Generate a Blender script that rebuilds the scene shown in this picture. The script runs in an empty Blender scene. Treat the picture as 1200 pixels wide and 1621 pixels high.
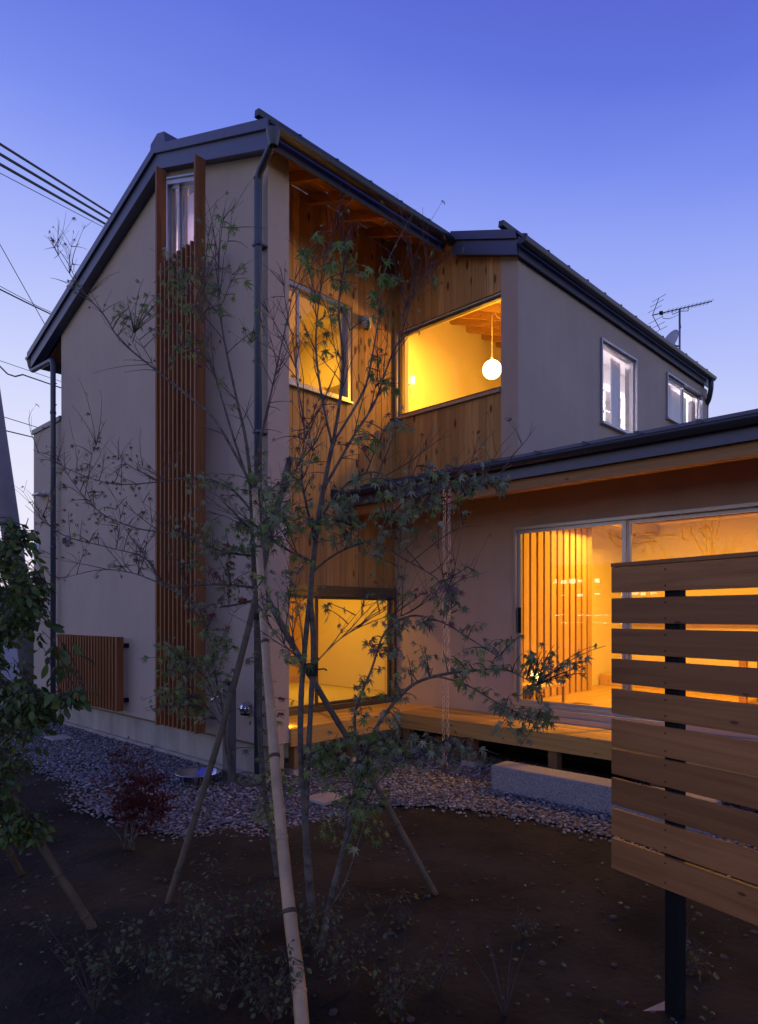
import bpy, math, random
import numpy as np
from mathutils import Vector, Matrix, Euler

S = bpy.context.scene
COL = S.collection
random.seed(7)
NP = np.random.RandomState(5)

# ------------------------------------------------------------------ camera
ANG = math.radians(44.2)
RV = Vector((math.cos(ANG), math.sin(ANG), 0))
FV = Vector((-math.sin(ANG), math.cos(ANG), 0))
CAM = Vector((5.029, -3.716, 1.53))
cd = bpy.data.cameras.new('camera')
cam = bpy.data.objects.new('camera', cd)
COL.objects.link(cam)
cam.location = CAM
cam.rotation_euler = (math.radians(90), 0, ANG)
cd.sensor_fit = 'HORIZONTAL'
cd.sensor_width = 36
cd.lens = 36 * 1070 / 1200
cd.shift_y = 164.5 / 1200
cd.clip_start = 0.05
cd.clip_end = 2000
S.camera = cam

# ------------------------------------------------------------------ world: dusk sky
SKY = 1.0
wd = bpy.data.worlds.new('World')
S.world = wd
wd.use_nodes = True
wn = wd.node_tree
wn.nodes.clear()
def wnode(t, **k):
    n = wn.nodes.new(t)
    for a, b in k.items():
        setattr(n, a, b)
    return n
tc = wnode('ShaderNodeTexCoord')
sep = wnode('ShaderNodeSeparateXYZ')
wn.links.new(tc.outputs['Generated'], sep.inputs[0])
glow_az = FV * math.cos(math.radians(38)) - RV * math.sin(math.radians(38))
dot = wnode('ShaderNodeVectorMath', operation='DOT_PRODUCT')
wn.links.new(tc.outputs['Generated'], dot.inputs[0])
dot.inputs[1].default_value = glow_az
mr = wnode('ShaderNodeMapRange')
mr.inputs['From Min'].default_value = 0.1
mr.inputs['From Max'].default_value = 1.0
mr.inputs['To Min'].default_value = 0.135
mr.inputs['To Max'].default_value = 0.0
wn.links.new(dot.outputs['Value'], mr.inputs['Value'])
ab = wnode('ShaderNodeMath', operation='ABSOLUTE')
wn.links.new(sep.outputs['Z'], ab.inputs[0])
add = wnode('ShaderNodeMath', operation='ADD')
wn.links.new(ab.outputs[0], add.inputs[0])
wn.links.new(mr.outputs['Result'], add.inputs[1])
ramp = wnode('ShaderNodeValToRGB')
hz = wnode('ShaderNodeTexNoise')
hz.inputs['Scale'].default_value = 1.6
hz.inputs['Detail'].default_value = 4
hzm = wnode('ShaderNodeMapping')
hzm.inputs['Scale'].default_value = (1, 1, 3.5)
wn.links.new(tc.outputs['Generated'], hzm.inputs['Vector'])
wn.links.new(hzm.outputs[0], hz.inputs['Vector'])
hzr = wnode('ShaderNodeMapRange')
hzr.inputs['From Min'].default_value = .25
hzr.inputs['From Max'].default_value = .75
hzr.inputs['To Min'].default_value = -.022
hzr.inputs['To Max'].default_value = .022
wn.links.new(hz.outputs['Fac'], hzr.inputs['Value'])
add2 = wnode('ShaderNodeMath', operation='ADD')
wn.links.new(add.outputs[0], add2.inputs[0])
wn.links.new(hzr.outputs[0], add2.inputs[1])
wn.links.new(add2.outputs[0], ramp.inputs[0])
stops = [(0.0, (.92, .82, .93)), (0.08, (.84, .80, .95)), (.22, (.74, .75, .96)), (.33, (.60, .65, .96)), (.43, (.44, .51, .95)),
         (.52, (.305, .385, .92)), (.61, (.19, .265, .85)), (.70, (.115, .17, .72)), (.80, (.085, .11, .58)), (1.0, (.03, .04, .30))]
cr = ramp.color_ramp
cr.elements[0].position = 0
cr.elements[0].color = (*stops[0][1], 1)
cr.elements[1].position = 1
cr.elements[1].color = (*stops[-1][1], 1)
for p, c in stops[1:-1]:
    e = cr.elements.new(p)
    e.color = (*c, 1)
nish = wnode('ShaderNodeTexSky')
nish.sky_type = 'NISHITA'
nish.sun_disc = False
nish.sun_elevation = math.radians(-1.5)
nish.sun_rotation = math.atan2(glow_az.x, glow_az.y)
bg = wnode('ShaderNodeBackground')
bg.inputs['Strength'].default_value = SKY
bg2 = wnode('ShaderNodeBackground')
bg2.inputs['Strength'].default_value = 0.05
ads = wnode('ShaderNodeAddShader')
wo = wnode('ShaderNodeOutputWorld')
wn.links.new(ramp.outputs['Color'], bg.inputs['Color'])
wn.links.new(nish.outputs[0], bg2.inputs['Color'])
wn.links.new(bg.outputs[0], ads.inputs[0])
wn.links.new(bg2.outputs[0], ads.inputs[1])
wn.links.new(ads.outputs[0], wo.inputs['Surface'])

# the last afterglow from behind the house on the left
sl = bpy.data.lights.new('sun', 'SUN')
sl.energy = 0.05
sl.angle = math.radians(20)
sl.color = (1, .8, .75)
sun = bpy.data.objects.new('sun', sl)
COL.objects.link(sun)
sun.rotation_euler = (Vector((glow_az.x, glow_az.y, .08))).to_track_quat('Z', 'Y').to_euler()

S.render.engine = 'CYCLES'
S.view_settings.view_transform = 'Standard'
S.view_settings.look = 'None'
S.view_settings.exposure = 0
S.view_settings.gamma = 1
S.view_settings.use_curve_mapping = False
S.cycles.use_denoising = True
S.cycles.max_bounces = 8
S.cycles.diffuse_bounces = 4
S.cycles.glossy_bounces = 4
S.cycles.transparent_max_bounces = 16
S.cycles.sample_clamp_indirect = 4
S.cycles.caustics_reflective = False
S.cycles.caustics_refractive = False

# ------------------------------------------------------------------ helpers
def at(x, y, d):
    """a point d metres in front of the lens, measured on the photograph's 1200 x 1621 grid"""
    return CAM + (FV + RV * ((x - 600) / 1070) + Vector((0, 0, (975 - y) / 1070))) * d

WLOC = {}
class MB:
    def __init__(s):
        s.v = []
        s.f = []
        s.sm = []
    def add(s, vs, fs, smooth=False):
        o = len(s.v)
        s.v.extend([tuple(v) for v in vs])
        s.f.extend([tuple(i + o for i in f) for f in fs])
        s.sm.extend([smooth] * len(fs))
        return s
    def box(s, x0, x1, y0, y1, z0, z1):
        return s.hexa([(x0, y0, z0), (x1, y0, z0), (x1, y1, z0), (x0, y1, z0), (x0, y0, z1), (x1, y0, z1), (x1, y1, z1), (x0, y1, z1)])
    def hexa(s, v):
        return s.add(v, [(0, 3, 2, 1), (4, 5, 6, 7), (0, 1, 5, 4), (1, 2, 6, 5), (2, 3, 7, 6), (3, 0, 4, 7)])
    def prism_y(s, poly, y0, y1):
        """poly of (x, z) pushed along y"""
        n = len(poly)
        v = [(p[0], y0, p[1]) for p in poly] + [(p[0], y1, p[1]) for p in poly]
        f = [tuple(range(n)), tuple(range(2 * n - 1, n - 1, -1))]
        f += [(i, i + n, (i + 1) % n + n, (i + 1) % n) for i in range(n)]
        return s.add(v, f)
    def prism_x(s, poly, x0, x1):
        n = len(poly)
        v = [(x0, p[0], p[1]) for p in poly] + [(x1, p[0], p[1]) for p in poly]
        f = [tuple(range(n)), tuple(range(2 * n - 1, n - 1, -1))]
        f += [(i, i + n, (i + 1) % n + n, (i + 1) % n) for i in range(n)]
        return s.add(v, f)
    def tube(s, pts, rad, n=8, cap=True, smooth=True):
        pts = [Vector(p) for p in pts]
        if not hasattr(rad, '__len__'):
            rad = [rad] * len(pts)
        vs = []
        up = Vector((.13, .21, 1)).normalized()
        t0 = (pts[1] - pts[0]).normalized()
        if abs(t0.dot(up)) > .95:
            up = Vector((1, .1, 0)).normalized()
        u = t0.cross(up).normalized()
        for i, p in enumerate(pts):
            t = (pts[min(i + 1, len(pts) - 1)] - pts[max(i - 1, 0)])
            if t.length < 1e-9:
                t = t0
            t.normalize()
            u = (u - t * u.dot(t)).normalized()
            w = t.cross(u)
            for k in range(n):
                a = 2 * math.pi * k / n
                vs.append(p + (u * math.cos(a) + w * math.sin(a)) * rad[i])
        fs = []
        for i in range(len(pts) - 1):
            for k in range(n):
                k2 = (k + 1) % n
                fs.append((i * n + k, i * n + k2, (i + 1) * n + k2, (i + 1) * n + k))
        s.add(vs, fs, smooth)
        if cap:
            o = len(s.v) - len(vs)
            s.f.append(tuple(o + k for k in range(n - 1, -1, -1)))
            s.f.append(tuple(o + (len(pts) - 1) * n + k for k in range(n)))
            s.sm += [False, False]
        return s
    def lathe(s, prof, c, n=20, axis='Z', smooth=True):
        """prof of (radius, height) round an axis through c"""
        vs = []
        for r, h in prof:
            for k in range(n):
                a = 2 * math.pi * k / n
                p = (r * math.cos(a), r * math.sin(a), h)
                if axis == 'Y':
                    p = (p[0], p[2], p[1])
                if axis == 'X':
                    p = (p[2], p[0], p[1])
                vs.append(Vector(c) + Vector(p))
        fs = []
        for i in range(len(prof) - 1):
            for k in range(n):
                k2 = (k + 1) % n
                fs.append((i * n + k, i * n + k2, (i + 1) * n + k2, (i + 1) * n + k))
        return s.add(vs, fs, smooth)
    def mesh(s, name, mats):
        m = bpy.data.meshes.new(name)
        m.from_pydata(s.v, [], s.f)
        m.polygons.foreach_set('use_smooth', s.sm)
        for mt in (mats if isinstance(mats, (list, tuple)) else [mats]):
            m.materials.append(mt)
        m.update()
        return m
    def build(s, name, mat, parent=None, bevel=0):
        return link(name, s.mesh(name, mat), parent, bevel=bevel)

def link(name, mesh, parent=None, loc=None, bevel=0, local=False):
    o = bpy.data.objects.new(name, mesh)
    COL.objects.link(o)
    w = Vector((0, 0, 0))
    if parent is not None:
        o.parent = parent
        w = WLOC.get(parent.name, Vector((0, 0, 0)))
    if loc is not None:
        if local:
            o.location = Vector(loc)
            WLOC[o.name] = w + Vector(loc)
        else:
            o.location = Vector(loc) - w
            WLOC[o.name] = Vector(loc)
    else:
        o.location = -w
        WLOC[o.name] = Vector((0, 0, 0))
    if bevel:
        b = o.modifiers.new('bevel', 'BEVEL')
        b.width = bevel
        b.segments = 1
        b.limit_method = 'ANGLE'
    return o

def tag(o, label=None, cat=None, group=None, kind=None):
    for k, v in (('label', label), ('category', cat), ('group', group), ('kind', kind)):
        if v:
            o[k] = v
    return o

def thing(name, label, cat, loc=(0, 0, 0), group=None, rot=0):
    o = bpy.data.objects.new(name, None)
    COL.objects.link(o)
    o.location = loc
    o.empty_display_size = .1
    o.rotation_euler = (0, 0, rot)
    WLOC[o.name] = Vector(loc)
    return tag(o, label, cat, group)

# ------------------------------------------------------------------ materials
MATS = {}
def mat(name, col=(.5, .5, .5), rough=.6, metal=0, spec=.5, var=0.0, vscale=3.0, bump=0.0, bscale=40.0, emit=None, es=0, coat=0, detail=6):
    m = bpy.data.materials.new(name)
    m.use_nodes = True
    nt = m.node_tree
    b = nt.nodes['Principled BSDF']
    b.inputs['Roughness'].default_value = rough
    b.inputs['Metallic'].default_value = metal
    b.inputs['Specular IOR Level'].default_value = spec
    b.inputs['Coat Weight'].default_value = coat
    co = nt.nodes.new('ShaderNodeTexCoord')
    if var:
        n = nt.nodes.new('ShaderNodeTexNoise')
        n.inputs['Scale'].default_value = vscale
        n.inputs['Detail'].default_value = detail
        n.inputs['Roughness'].default_value = .6
        nt.links.new(co.outputs['Object'], n.inputs['Vector'])
        r = nt.nodes.new('ShaderNodeValToRGB')
        r.color_ramp.elements[0].position = .3
        r.color_ramp.elements[1].position = .7
        r.color_ramp.elements[0].color = (*[max(0, c * (1 - var)) for c in col], 1)
        r.color_ramp.elements[1].color = (*[min(1, c * (1 + var)) for c in col], 1)
        nt.links.new(n.outputs['Fac'], r.inputs[0])
        nt.links.new(r.outputs[0], b.inputs['Base Color'])
    else:
        b.inputs['Base Color'].default_value = (*col, 1)
    if bump:
        n2 = nt.nodes.new('ShaderNodeTexNoise')
        n2.inputs['Scale'].default_value = bscale
        n2.inputs['Detail'].default_value = 5
        nt.links.new(co.outputs['Object'], n2.inputs['Vector'])
        bp = nt.nodes.new('ShaderNodeBump')
        bp.inputs['Strength'].default_value = bump
        bp.inputs['Distance'].default_value = .01
        nt.links.new(n2.outputs['Fac'], bp.inputs['Height'])
        nt.links.new(bp.outputs[0], b.inputs['Normal'])
    if emit:
        b.inputs['Emission Color'].default_value = (*emit, 1)
        b.inputs['Emission Strength'].default_value = es
    MATS[name] = m
    return m

def wood(name, c0, c1, axis='Z', knots=0.0, rough=.55, obrand=.35, fine=14, coarse=1.0, knot_col=(.03, .015, .008)):
    """c0..c1: grain colours; the grain runs along axis; each board of its own tone through Object Info"""
    m = bpy.data.materials.new(name)
    m.use_nodes = True
    nt = m.node_tree
    L = nt.links.new
    b = nt.nodes['Principled BSDF']
    b.inputs['Roughness'].default_value = rough
    b.inputs['Specular IOR Level'].default_value = .35
    co = nt.nodes.new('ShaderNodeTexCoord')
    oi = nt.nodes.new('ShaderNodeObjectInfo')
    mu = nt.nodes.new('ShaderNodeMath')
    mu.operation = 'MULTIPLY'
    mu.inputs[1].default_value = 37.0
    L(oi.outputs['Random'], mu.inputs[0])
    av = nt.nodes.new('ShaderNodeVectorMath')
    av.operation = 'ADD'
    L(co.outputs['Object'], av.inputs[0])
    L(mu.outputs[0], av.inputs[1])
    mp = nt.nodes.new('ShaderNodeMapping')
    sc = [fine, fine, fine]
    sc['XYZ'.index(axis)] = fine * .05
    mp.inputs['Scale'].default_value = sc
    L(av.outputs[0], mp.inputs['Vector'])
    n = nt.nodes.new('ShaderNodeTexNoise')
    n.inputs['Scale'].default_value = 1.6 * coarse
    n.inputs['Detail'].default_value = 8
    n.inputs['Roughness'].default_value = .65
    n.inputs['Distortion'].default_value = .6
    L(mp.outputs[0], n.inputs['Vector'])
    r = nt.nodes.new('ShaderNodeValToRGB')
    r.color_ramp.elements[0].position = .32
    r.color_ramp.elements[1].position = .68
    r.color_ramp.elements[0].color = (*c0, 1)
    r.color_ramp.elements[1].color = (*c1, 1)
    L(n.outputs['Fac'], r.inputs[0])
    hv = nt.nodes.new('ShaderNodeHueSaturation')
    L(r.outputs[0], hv.inputs['Color'])
    m2 = nt.nodes.new('ShaderNodeMapRange')
    m2.inputs['To Min'].default_value = 1 - obrand
    m2.inputs['To Max'].default_value = 1 + obrand * .7
    L(oi.outputs['Random'], m2.inputs['Value'])
    L(m2.outputs[0], hv.inputs['Value'])
    last = hv.outputs['Color']
    if knots:
        mk = nt.nodes.new('ShaderNodeMapping')
        ks = [9.0, 9.0, 9.0]
        ks['XYZ'.index(axis)] = 3.4
        mk.inputs['Scale'].default_value = ks
        L(av.outputs[0], mk.inputs['Vector'])
        vo = nt.nodes.new('ShaderNodeTexVoronoi')
        vo.inputs['Scale'].default_value = 1
        vo.inputs['Randomness'].default_value = 1
        L(mk.outputs[0], vo.inputs['Vector'])
        rk = nt.nodes.new('ShaderNodeValToRGB')
        rk.color_ramp.elements[0].position = knots * .55
        rk.color_ramp.elements[0].color = (1, 1, 1, 1)
        rk.color_ramp.elements[1].position = knots
        rk.color_ramp.elements[1].color = (0, 0, 0, 1)
        L(vo.outputs['Distance'], rk.inputs[0])
        mx = nt.nodes.new('ShaderNodeMixRGB')
        mx.inputs[2].default_value = (*knot_col, 1)
        mf = nt.nodes.new('ShaderNodeMath')
        mf.operation = 'MULTIPLY'
        mf.inputs[1].default_value = .85
        L(rk.outputs[0], mf.inputs[0])
        L(mf.outputs[0], mx.inputs[0])
        L(last, mx.inputs[1])
        last = mx.outputs[0]
    L(last, b.inputs['Base Color'])
    bp = nt.nodes.new('ShaderNodeBump')
    bp.inputs['Strength'].default_value = .25
    bp.inputs['Distance'].default_value = .004
    L(n.outputs['Fac'], bp.inputs['Height'])
    L(bp.outputs[0], b.inputs['Normal'])
    MATS[name] = m
    return m

def glass(name, tint=(.93, .95, .95), ior=1.5, boost=1.0):
    m = bpy.data.materials.new(name)
    m.use_nodes = True
    nt = m.node_tree
    nt.nodes.clear()
    L = nt.links.new
    o = nt.nodes.new('ShaderNodeOutputMaterial')
    t = nt.nodes.new('ShaderNodeBsdfTransparent')
    t.inputs[0].default_value = (*tint, 1)
    g = nt.nodes.new('ShaderNodeBsdfGlossy')
    g.inputs['Roughness'].default_value = .004
    f = nt.nodes.new('ShaderNodeFresnel')
    f.inputs['IOR'].default_value = ior
    mu = nt.nodes.new('ShaderNodeMath')
    mu.operation = 'MULTIPLY'
    mu.inputs[1].default_value = boost
    mu.use_clamp = True
    mx = nt.nodes.new('ShaderNodeMixShader')
    gm = nt.nodes.new('ShaderNodeNewGeometry')
    inv = nt.nodes.new('ShaderNodeMath')
    inv.operation = 'SUBTRACT'
    inv.inputs[0].default_value = 1
    L(gm.outputs['Backfacing'], inv.inputs[1])
    m3 = nt.nodes.new('ShaderNodeMath')
    m3.operation = 'MULTIPLY'
    L(f.outputs[0], mu.inputs[0])
    L(mu.outputs[0], m3.inputs[0])
    L(inv.outputs[0], m3.inputs[1])
    L(m3.outputs[0], mx.inputs[0])
    L(t.outputs[0], mx.inputs[1])
    L(g.outputs[0], mx.inputs[2])
    L(mx.outputs[0], o.inputs[0])
    return m

def leafmat(name, col, col2, trans=.35, rough=.5):
    m = bpy.data.materials.new(name)
    m.use_nodes = True
    nt = m.node_tree
    L = nt.links.new
    b = nt.nodes['Principled BSDF']
    b.inputs['Roughness'].default_value = rough
    b.inputs['Specular IOR Level'].default_value = .3
    oi = nt.nodes.new('ShaderNodeObjectInfo')
    gm = nt.nodes.new('ShaderNodeNewGeometry')
    ad = nt.nodes.new('ShaderNodeMath')
    ad.operation = 'ADD'
    L(oi.outputs['Random'], ad.inputs[0])
    L(gm.outputs['Random Per Island'], ad.inputs[1])
    fr = nt.nodes.new('ShaderNodeMath')
    fr.operation = 'FRACT'
    L(ad.outputs[0], fr.inputs[0])
    r = nt.nodes.new('ShaderNodeValToRGB')
    r.color_ramp.elements[0].color = (*col, 1)
    r.color_ramp.elements[1].color = (*col2, 1)
    L(fr.outputs[0], r.inputs[0])
    L(r.outputs[0], b.inputs['Base Color'])
    tr = nt.nodes.new('ShaderNodeBsdfTranslucent')
    L(r.outputs[0], tr.inputs[0])
    mx = nt.nodes.new('ShaderNodeMixShader')
    mx.inputs[0].default_value = trans
    L(b.outputs[0], mx.inputs[1])
    L(tr.outputs[0], mx.inputs[2])
    L(mx.outputs[0], nt.nodes['Material Output'].inputs[0])
    return m

def emis(name, col, st):
    m = bpy.data.materials.new(name)
    m.use_nodes = True
    nt = m.node_tree
    nt.nodes.clear()
    o = nt.nodes.new('ShaderNodeOutputMaterial')
    e = nt.nodes.new('ShaderNodeEmission')
    e.inputs[0].default_value = (*col, 1)
    e.inputs[1].default_value = st
    nt.links.new(e.outputs[0], o.inputs[0])
    return m

M = {}
def streaks(m, lo=.86):
    nt = m.node_tree
    b = nt.nodes['Principled BSDF']
    src = b.inputs['Base Color'].links[0].from_socket
    co = nt.nodes.new('ShaderNodeTexCoord')
    mp = nt.nodes.new('ShaderNodeMapping')
    mp.inputs['Scale'].default_value = (5, 5, .35)
    nt.links.new(co.outputs['Object'], mp.inputs['Vector'])
    n = nt.nodes.new('ShaderNodeTexNoise')
    n.inputs['Scale'].default_value = 1.2
    n.inputs['Detail'].default_value = 7
    nt.links.new(mp.outputs[0], n.inputs['Vector'])
    r = nt.nodes.new('ShaderNodeMapRange')
    r.inputs['From Min'].default_value = .3
    r.inputs['From Max'].default_value = .7
    r.inputs['To Min'].default_value = lo
    r.inputs['To Max'].default_value = 1.04
    nt.links.new(n.outputs['Fac'], r.inputs['Value'])
    h = nt.nodes.new('ShaderNodeHueSaturation')
    nt.links.new(r.outputs[0], h.inputs['Value'])
    nt.links.new(src, h.inputs['Color'])
    nt.links.new(h.outputs[0], b.inputs['Base Color'])
    return m
M['stucco'] = mat('stucco', (.49, .40, .318), .95, var=.07, vscale=1.4, bump=.8, bscale=130)
streaks(M['stucco'], .985)
M['concrete'] = streaks(mat('concrete', (.38, .35, .30), .9, var=.16, vscale=2.5, bump=.3, bscale=60), .75)
M['block'] = mat('block', (.27, .265, .28), .95, var=.5, vscale=120, bump=.5, bscale=150, detail=2)
M['roof'] = mat('roof_metal', (.055, .06, .075), .45, metal=.3, var=.15, vscale=6)
M['fascia'] = mat('fascia_metal', (.085, .09, .14), .42, metal=.25, var=.06, vscale=4)
M['gutter'] = mat('gutter_metal', (.035, .035, .045), .35, metal=.2)
M['pipe'] = mat('pipe_paint', (.045, .06, .095), .4, var=.08, vscale=5)
M['alu'] = mat('aluminium', (.40, .39, .42), .35, metal=.7, var=.05)
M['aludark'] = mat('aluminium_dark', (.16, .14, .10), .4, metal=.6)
M['steel'] = mat('stainless_steel', (.65, .65, .68), .18, metal=1)
M['black'] = mat('black_paint', (.008, .010, .011), .6, spec=.15)
M['rubber'] = mat('black_rubber', (.01, .01, .01), .7)
M['white'] = mat('white_plastic', (.7, .69, .68), .35)
M['clad'] = wood('knotty_cedar', (.42, .225, .068), (.64, .37, .13), 'Z', knots=.235, obrand=.24, knot_col=(.05, .02, .008))
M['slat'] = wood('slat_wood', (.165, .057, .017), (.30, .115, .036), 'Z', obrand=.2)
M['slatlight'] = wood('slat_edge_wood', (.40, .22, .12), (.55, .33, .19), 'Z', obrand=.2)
M['soffit'] = wood('soffit_wood', (.38, .17, .055), (.55, .28, .10), 'Y', knots=.1)
M['rafter'] = wood('rafter_wood', (.34, .15, .05), (.50, .25, .09), 'X')
M['beamx'] = wood('beam_wood', (.38, .17, .06), (.55, .27, .10), 'X', knots=.1)
M['deckx'] = wood('deck_wood_x', (.40, .22, .06), (.62, .37, .12), 'X', knots=.09, obrand=.3)
M['decky'] = wood('deck_wood_y', (.40, .22, .06), (.62, .37, .12), 'Y', knots=.09, obrand=.3)
M['post'] = wood('post_wood', (.22, .12, .05), (.34, .2, .09), 'Z')
M['fence'] = wood('fence_wood', (.25, .10, .032), (.40, .18, .062), 'X', obrand=.28, fine=18, knots=.075, knot_col=(.05, .02, .01))
M['floor'] = wood('floor_wood', (.42, .26, .12), (.56, .37, .19), 'Y', obrand=.1)
M['intwood'] = wood('interior_wood', (.48, .29, .14), (.62, .40, .21), 'Z', knots=.06, obrand=.15)
M['intbeam'] = wood('interior_beam', (.36, .17, .07), (.52, .28, .12), 'X', knots=.1)
M['plaster'] = mat('plaster', (.76, .68, .50), .95, bump=.1, bscale=80)
M['plasterw'] = mat('white_plaster', (.78, .76, .74), .95)
M['paper'] = mat('paper_panel', (.66, .58, .42), .9)
M['tatami'] = mat('tatami_straw', (.52, .46, .24), .9, var=.1, vscale=40)
M['glass'] = glass('window_glass', boost=1.15)
M['curtain'] = mat('curtain_cloth', (.85, .82, .86), .9)
M['bamboo'] = mat('bamboo', (.50, .34, .17), .5, var=.22, vscale=9)
M['bambood'] = mat('bamboo_weathered', (.11, .082, .05), .6, var=.3, vscale=9)
M['node'] = mat('bamboo_node', (.10, .065, .035), .7)
M['bark'] = mat('maple_bark', (.13, .11, .085), .9, var=.55, vscale=26, bump=.6, bscale=50)
M['twig'] = mat('twig', (.08, .055, .05), .8)
M['soil'] = None
M['util'] = mat('pole_concrete', (.22, .20, .21), .9, var=.1, vscale=3)
M['wire'] = mat('wire', (.02, .022, .02), .6)
M['asphalt'] = mat('asphalt', (.055, .055, .06), .9, var=.2, vscale=20, bump=.4, bscale=120)
M['chain'] = mat('chain_metal', (.72, .64, .52), .35, metal=.8)
M['lgreen'] = leafmat('maple_leaf_green', (.12, .20, .045), (.27, .38, .11))
M['lolive'] = leafmat('maple_leaf_grey_green', (.16, .20, .11), (.33, .38, .23))
M['lred'] = leafmat('maple_leaf_red', (.14, .05, .03), (.26, .11, .05))
M['lpurple'] = leafmat('maple_leaf_purple', (.13, .06, .08), (.24, .13, .13))
M['lbroad'] = leafmat('broad_leaf', (.035, .07, .018), (.12, .18, .04), trans=.2, rough=.4)
M['lbush'] = leafmat('crimson_leaf', (.07, .012, .014), (.15, .022, .024))
M['lcover'] = leafmat('cover_leaf', (.05, .07, .03), (.17, .20, .09))

# ------------------------------------------------------------------ ground
def soil_material():
    m = bpy.data.materials.new('soil')
    m.use_nodes = True
    nt = m.node_tree
    L = nt.links.new
    b = nt.nodes['Principled BSDF']
    b.inputs['Roughness'].default_value = 1
    b.inputs['Specular IOR Level'].default_value = .1
    co = nt.nodes.new('ShaderNodeTexCoord')
    n1 = nt.nodes.new('ShaderNodeTexNoise')
    n1.inputs['Scale'].default_value = 1.3
    n1.inputs['Detail'].default_value = 9
    n1.inputs['Roughness'].default_value = .65
    L(co.outputs['Object'], n1.inputs['Vector'])
    r = nt.nodes.new('ShaderNodeValToRGB')
    r.color_ramp.elements[0].position = .35
    r.color_ramp.elements[0].color = (.021, .019, .013, 1)
    r.color_ramp.elements[1].position = .68
    r.color_ramp.elements[1].color = (.056, .050, .035, 1)
    L(n1.outputs['Fac'], r.inputs[0])
    L(r.outputs[0], b.inputs['Base Color'])
    n2 = nt.nodes.new('ShaderNodeTexNoise')
    n2.inputs['Scale'].default_value = 28
    n2.inputs['Detail'].default_value = 8
    L(co.outputs['Object'], n2.inputs['Vector'])
    bp = nt.nodes.new('ShaderNodeBump')
    bp.inputs['Strength'].default_value = .8
    bp.inputs['Distance'].default_value = .02
    L(n2.outputs['Fac'], bp.inputs['Height'])
    L(bp.outputs[0], b.inputs['Normal'])
    return m
M['soil'] = soil_material()

def hgt(x, y):
    """gentle mounds of the planting bed, flat by the house"""
    d = max(0.0, min(1.0, (-.2 - y) / 1.2)) if x < 1.2 else max(0.0, min(1.0, (.55 - y) / 1.2))
    return max(-.022, d * (.022 * math.sin(2.1 * x + 1.3 * y) + .018 * math.sin(3.7 * x - 2.9 * y + 1) + .010 * math.sin(7.3 * x + 5.1 * y)))

g = MB()
g.add([(-300, -300, -.05), (300, -300, -.05), (300, 300, -.05), (-300, 300, -.05)], [(0, 1, 2, 3)])
tag(g.build('ground', M['asphalt']), kind='structure')
nx, ny = 130, 110
gx = np.linspace(-8.5, 9.5, nx)
gy = np.linspace(-9, 3.0, ny)
vs = []
for j in range(ny):
    for i in range(nx):
        e = min(1, min(i, nx - 1 - i, j, ny - 1 - j) / 3)
        z = hgt(gx[i], gy[j]) + random.uniform(-.006, .006) * (gy[j] < .4)
        vs.append((gx[i], gy[j], z if e >= 1 else -.046 + (z + .046) * e))
fs = [(j * nx + i, j * nx + i + 1, (j + 1) * nx + i + 1, (j + 1) * nx + i) for j in range(ny - 1) for i in range(nx - 1)]
tag(MB().add(vs, fs, True).build('planting_bed', M['soil']), kind='structure')

# road with kerb beyond the left end of the plot
tag(MB().box(-60, -12.2, -60, 60, -.046, -.04).build('road', mat('road_asphalt', (.13, .13, .15), .8, var=.15, vscale=9, bump=.3, bscale=90)), kind='structure')
tag(MB().box(-12.2, -12.05, -60, 60, -.03, .06).build('kerb', M['concrete']), kind='structure')
# far hill beyond the road
hp = []
N = 60
for i in range(N + 1):
    a = -60 + 120 * i / N
    hp.append((a, 9 + 3.0 * math.sin(i * .35) + 2 * math.sin(i * .13 + 1)))
hb = MB()
hv = []
for a, h in hp:
    base = Vector((-170, 150, 0)) + Vector((1, 1, 0)).normalized() * a * 3
    hv += [base, base + Vector((-20, 20, h * 1.2))]
hb.add(hv, [(2 * i, 2 * i + 2, 2 * i + 3, 2 * i + 1) for i in range(N)], True)
tag(hb.build('hill', mat('far_hill', (.05, .055, .07), 1)), kind='structure')

# ------------------------------------------------------------------ gravel strip
GB = [(-8.2, -1.15), (-3.2, -1.12), (-1.64, -1.25), (-.37, -1.48), (.58, -1.40), (.96, -1.22), (1.3, -.87), (1.36, -.47), (1.25, .17),
      (1.62, .51), (2.1, .69), (2.6, .74), (2.95, .73), (3.9, .66), (5.5, .60), (7, .6)]
def gb_y(x):
    for (x0, y0), (x1, y1) in zip(GB, GB[1:]):
        if x1 > x0 and x0 <= x <= x1:
            return y0 + (y1 - y0) * (x - x0) / (x1 - x0)
    return .6
poly = GB + [(7, 2.44), (-.69, 2.44), (-.69, 0.02), (-8.2, 0.02)]
def inside(x, y, P):
    c = False
    for i in range(len(P)):
        x0, y0 = P[i]
        x1, y1 = P[i - 1]
        if (y0 > y) != (y1 > y) and x < (x1 - x0) * (y - y0) / (y1 - y0) + x0:
            c = not c
    return c
gravbase = MB().add([(p[0], p[1], .010) for p in poly], [tuple(range(len(poly)))])
tag(gravbase.build('gravel_bed', mat('gravel_ground', (.07, .07, .08), 1, var=.5, vscale=40, bump=1, bscale=60)), kind='structure')

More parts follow.
